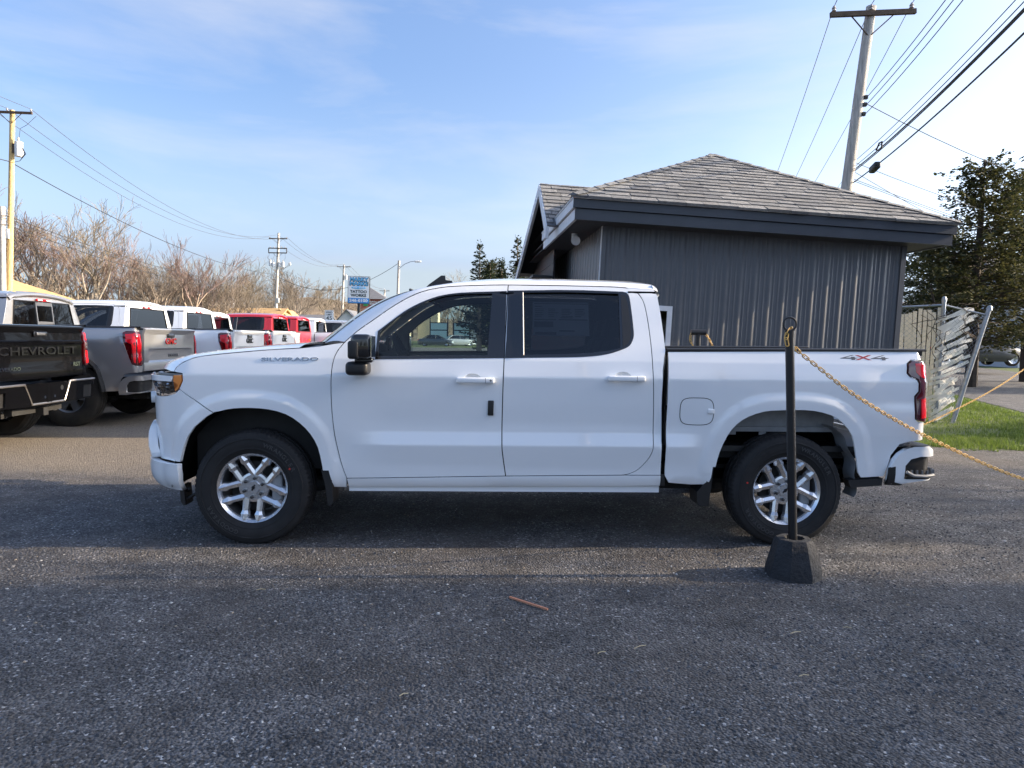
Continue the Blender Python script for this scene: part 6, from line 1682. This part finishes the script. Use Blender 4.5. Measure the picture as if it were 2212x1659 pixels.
for k, x, y, s_, rz, lb in ((sp1, .72, 55, 1.02, .3, 'open branched spruce standing alone beyond the truck roof'), (sp2, 1.62, 57, .98, 1.0, 'small dark spruce between the two tall spruces'), (sp2, 2.62, 56, .99, 2.2, 'small dark spruce next to the tallest spruce'), (sp1, 3.92, 55, 1.075, 4.0, 'tallest spruce beyond the truck roof near the gable'), (sp2, 5.25, 54, .86, 3.0, 'dark spruce half hidden behind the gable')):
    r_ = empty('spruce_tree', (x, y, gz(y)), rz); r_.scale = (s_, s_, s_); tag(r_, lb, 'tree', 'spruces beyond the truck roof'); obj('trunk', k[0], r_); obj('crown', k[1], r_)
# big evergreen on the right: thick trunk, long low limb, dense clumped foliage
rnd = random.Random(77); tr = MB(); cr_ = MB(); H = 8.1
tr.tube([(0, 0, -.3), (.02, 0, 1.5), (-.05, .05, 3.2), (.05, 0, 5.2), (.08, 0, 7.0), (.1, 0, H)], [.22, .20, .17, .12, .06, .02], 9)
tr.tube([(0, -.1, 1.75), (-.7, -.5, 1.95), (-1.6, -.9, 2.2), (-2.2, -1.1, 2.9), (-2.4, -1.2, 3.6)], [.11, .10, .09, .06, .03], 7)
for i in range(225):
    t = .19 + .80 * rnd.random() ** 1.1; z = H * t; L = interp(t, [.05, .15, .35, .6, .8, 1], [2.2, 2.6, 3.0, 2.4, 1.5, .25]) * rnd.uniform(.45, 1.1); az = i * 2.399 + rnd.uniform(-.5, .5)
    d = Vector((math.cos(az), math.sin(az), rnd.uniform(-.15, .35))); p = Vector((.05 * t, 0, z)); tr.tube([p, p + d * L * .5, p + d * L * .92 + Vector((0, 0, -.1 * L))], [.022, .014, .006], 4, caps=False)
    for j in range(int(3 + L * 4)):
        q = p + d * L * rnd.uniform(.2, 1.0) + Vector((rnd.gauss(0, .18), rnd.gauss(0, .18), rnd.gauss(-.05, .14))); q.z = max(q.z, 1.5 + rnd.gauss(0, .12)); dd = (d + Vector((rnd.gauss(0, .5), rnd.gauss(0, .5), rnd.gauss(.1, .3)))).normalized()
        spray(cr_, rnd, q, dd, rnd.uniform(.3, .6), .30, 13, .15, .115)
for j in range(24): q = Vector((-2.4 + rnd.gauss(0, .35), -1.2 + rnd.gauss(0, .3), 3.5 + rnd.gauss(0, .45))); spray(cr_, rnd, q, Vector((rnd.gauss(0, 1), rnd.gauss(0, 1), .4)), .5, .3, 12, .1, .12)
bt = (mesh('trunk', tr.v, tr.f, M['bark_dark']), mesh('crown', cr_.v, cr_.f, M['needle'], smooth=False))
def evergreen(x, y, s_, rz, lb, z0=0.):
    r_ = empty('evergreen_tree', (x, y, gz(y) + z0), rz); r_.scale = (s_, s_, s_); tag(r_, lb, 'tree', 'evergreens'); obj('trunk', bt[0], r_); obj('crown', bt[1], r_)
evergreen(17.5, 17.0, .91, 0., 'big dark evergreen with a long bent low limb right of the building')
evergreen(21.9, 20.3, .97, 2.1, 'dense evergreen standing behind the big dark one')
evergreen(26.5, 33.0, 1.0, 4.0, 'evergreen beside the white clapboard house')
evergreen(18.2, 31.0, .95, 1.0, 'shaded evergreen farther back between fence and grey roofed house')
evergreen(1.6, 96, 1.5, .5, 'broad evergreen seen through the cab behind the parked sedans')
evergreen(6.5, 99, 1.4, 2.5, 'second broad evergreen seen through the cab')
for i, (x, y, s_) in enumerate(((-12, -82, 1.3), (-3, -86, 1.1), (5, -80, 1.4), (13, -85, 1.2), (22, -78, 1.3), (-22, -80, 1.2), (31, -70, 1.3), (38, -22, 1.3), (40, -8, 1.2), (37, 6, 1.25), (42, 16, 1.3))): evergreen(x, y, s_, i * 1.1, ('unseen evergreen added behind the viewer as a dark shape for reflections' if y < -30 else 'evergreen beyond the house across the side street'));  # those behind the viewer are added to give the paint something dark to reflect
# ---------------------------------------------------------------- lawn blades, loose stones, litter
rnd = random.Random(9); gb = MB()
def onlawn(x, y): return y > 3.85 - .19 * (x - 7.4) + .22 * math.sin(x * 4.3 + math.sin(x * 11)) * math.sin(x * 1.7) and (x - 13.2) * .944 - (y - 9.2) * .33 < -.15 and x > 7.6
cnt = 0
while cnt < 42000:
    y = 3.2 + 14 * rnd.random() ** 1.6; x = rnd.uniform(7.6, 16.5)
    if not onlawn(x, y): continue
    if x < 10.3 and y > 5.2 and rnd.random() < .75: continue
    clump = .5 + .5 * math.sin(x * 3.1 + 1.7 * math.sin(y * 2.3)) * math.sin(y * 2.7 + x)
    if rnd.random() > .35 + .65 * clump: continue
    h = rnd.uniform(.03, .075) * (.7 + .6 * clump); a = rnd.uniform(0, 2 * PI); w = .0045 + y * .0003; l_ = rnd.uniform(.2, .7) * h; b_ = rnd.uniform(0, 2 * PI)
    dx, dy = math.cos(a) * w, math.sin(a) * w; z = gz(y); gb.add([(x - dx, y - dy, z), (x + dx, y + dy, z), (x + math.cos(b_) * l_, y + math.sin(b_) * l_, z + h)], [(0, 1, 2)]); cnt += 1
tag(gb.build('grass', M['grass_blade'], smooth=False), 'short green spring grass on the lawn by the fence', 'grass', kind='stuff')
st_m = [mat('stone_%d' % i, c, .85) for i, c in enumerate([(.06, .063, .07), (.11, .115, .125), (.17, .17, .175), (.48, .48, .47), (.30, .25, .19)])]
V = []; F = []; MI = []
for i in range(44000):
    t = rnd.random(); y = lerp(-5.2, 1.2, t ** 1.35) ; hwid = .80 * (y + 6.2) + .35; x = 1.63 + rnd.uniform(-1, 1) * hwid
    cl = math.sin(x * 1.9 + 2 * math.sin(y * 1.3)) * math.sin(y * 2.6 + .7 * x)
    if rnd.random() > .45 + .5 * cl: continue
    k = rnd.choices((0, 1, 2, 3, 4), (50, 34, 11, 1.6, 2))[0]; r_ = rnd.uniform(.003, .0082) * (1.45 if rnd.random() < .03 else 1); a = rnd.uniform(0, 6.28); n0 = len(V); e = rnd.uniform(.6, 1.5); h = r_ * rnd.uniform(.5, .9)
    for j in range(5): w = a + j * 1.2566; rr = r_ * rnd.uniform(.75, 1.25); V.append((x + math.cos(w) * rr * e, y + math.sin(w) * rr, .0055))
    for j in range(5): p = V[n0 + j]; V.append((lerp(x, p[0], .6), lerp(y, p[1], .6), .006 + h * rnd.uniform(.8, 1.2)))
    F += [(n0 + j, n0 + (j + 1) % 5, n0 + 5 + (j + 1) % 5, n0 + 5 + j) for j in range(5)] + [tuple(n0 + 5 + j for j in range(5))]; MI += [k] * 6
me = mesh('loose_gravel', V, F, None, smooth=False)
for m_ in st_m: me.materials.append(m_)
me.polygons.foreach_set('material_index', MI); tag(obj('loose_gravel', me), 'loose crushed stones scattered over the lot', 'gravel', kind='stuff')
M['stick'] = mat('stick', (.50, .22, .13), .75, var=.15, vscale=30, stretch=(2, 20, 20))
b = MB().box((0, 0, .008), (.262, .011, .009)); tag(b.build('wood_stick', M['stick'], smooth=False, loc=(1.855, -2.115, .008), rot=(0, .01, -.72)), 'thin reddish wooden stick lying on the gravel', 'stick')
M['straw'] = mat('straw', (.50, .42, .26), .8)
for i, (x, y, a, l_) in enumerate(((2.16, -2.72, .4, .045), (2.35, -2.66, .5, .07), (3.16, -2.5, .3, .06), (3.0, -2.95, .2, .05), (.35, -1.9, .1, .05), (3.45, -2.44, -.3, .04), (1.3, -3.1, .5, .04))):
    b = MB().tube([(-l_ / 2, 0, .008), (0, .003, .012), (l_ / 2, 0, .009)], .0022, 4); tag(b.build('straw_bit', M['straw'], loc=(x, y, .004), rot=(0, 0, a)), 'small pale straw lying on the dark gravel', 'straw', 'bits of straw on the gravel')
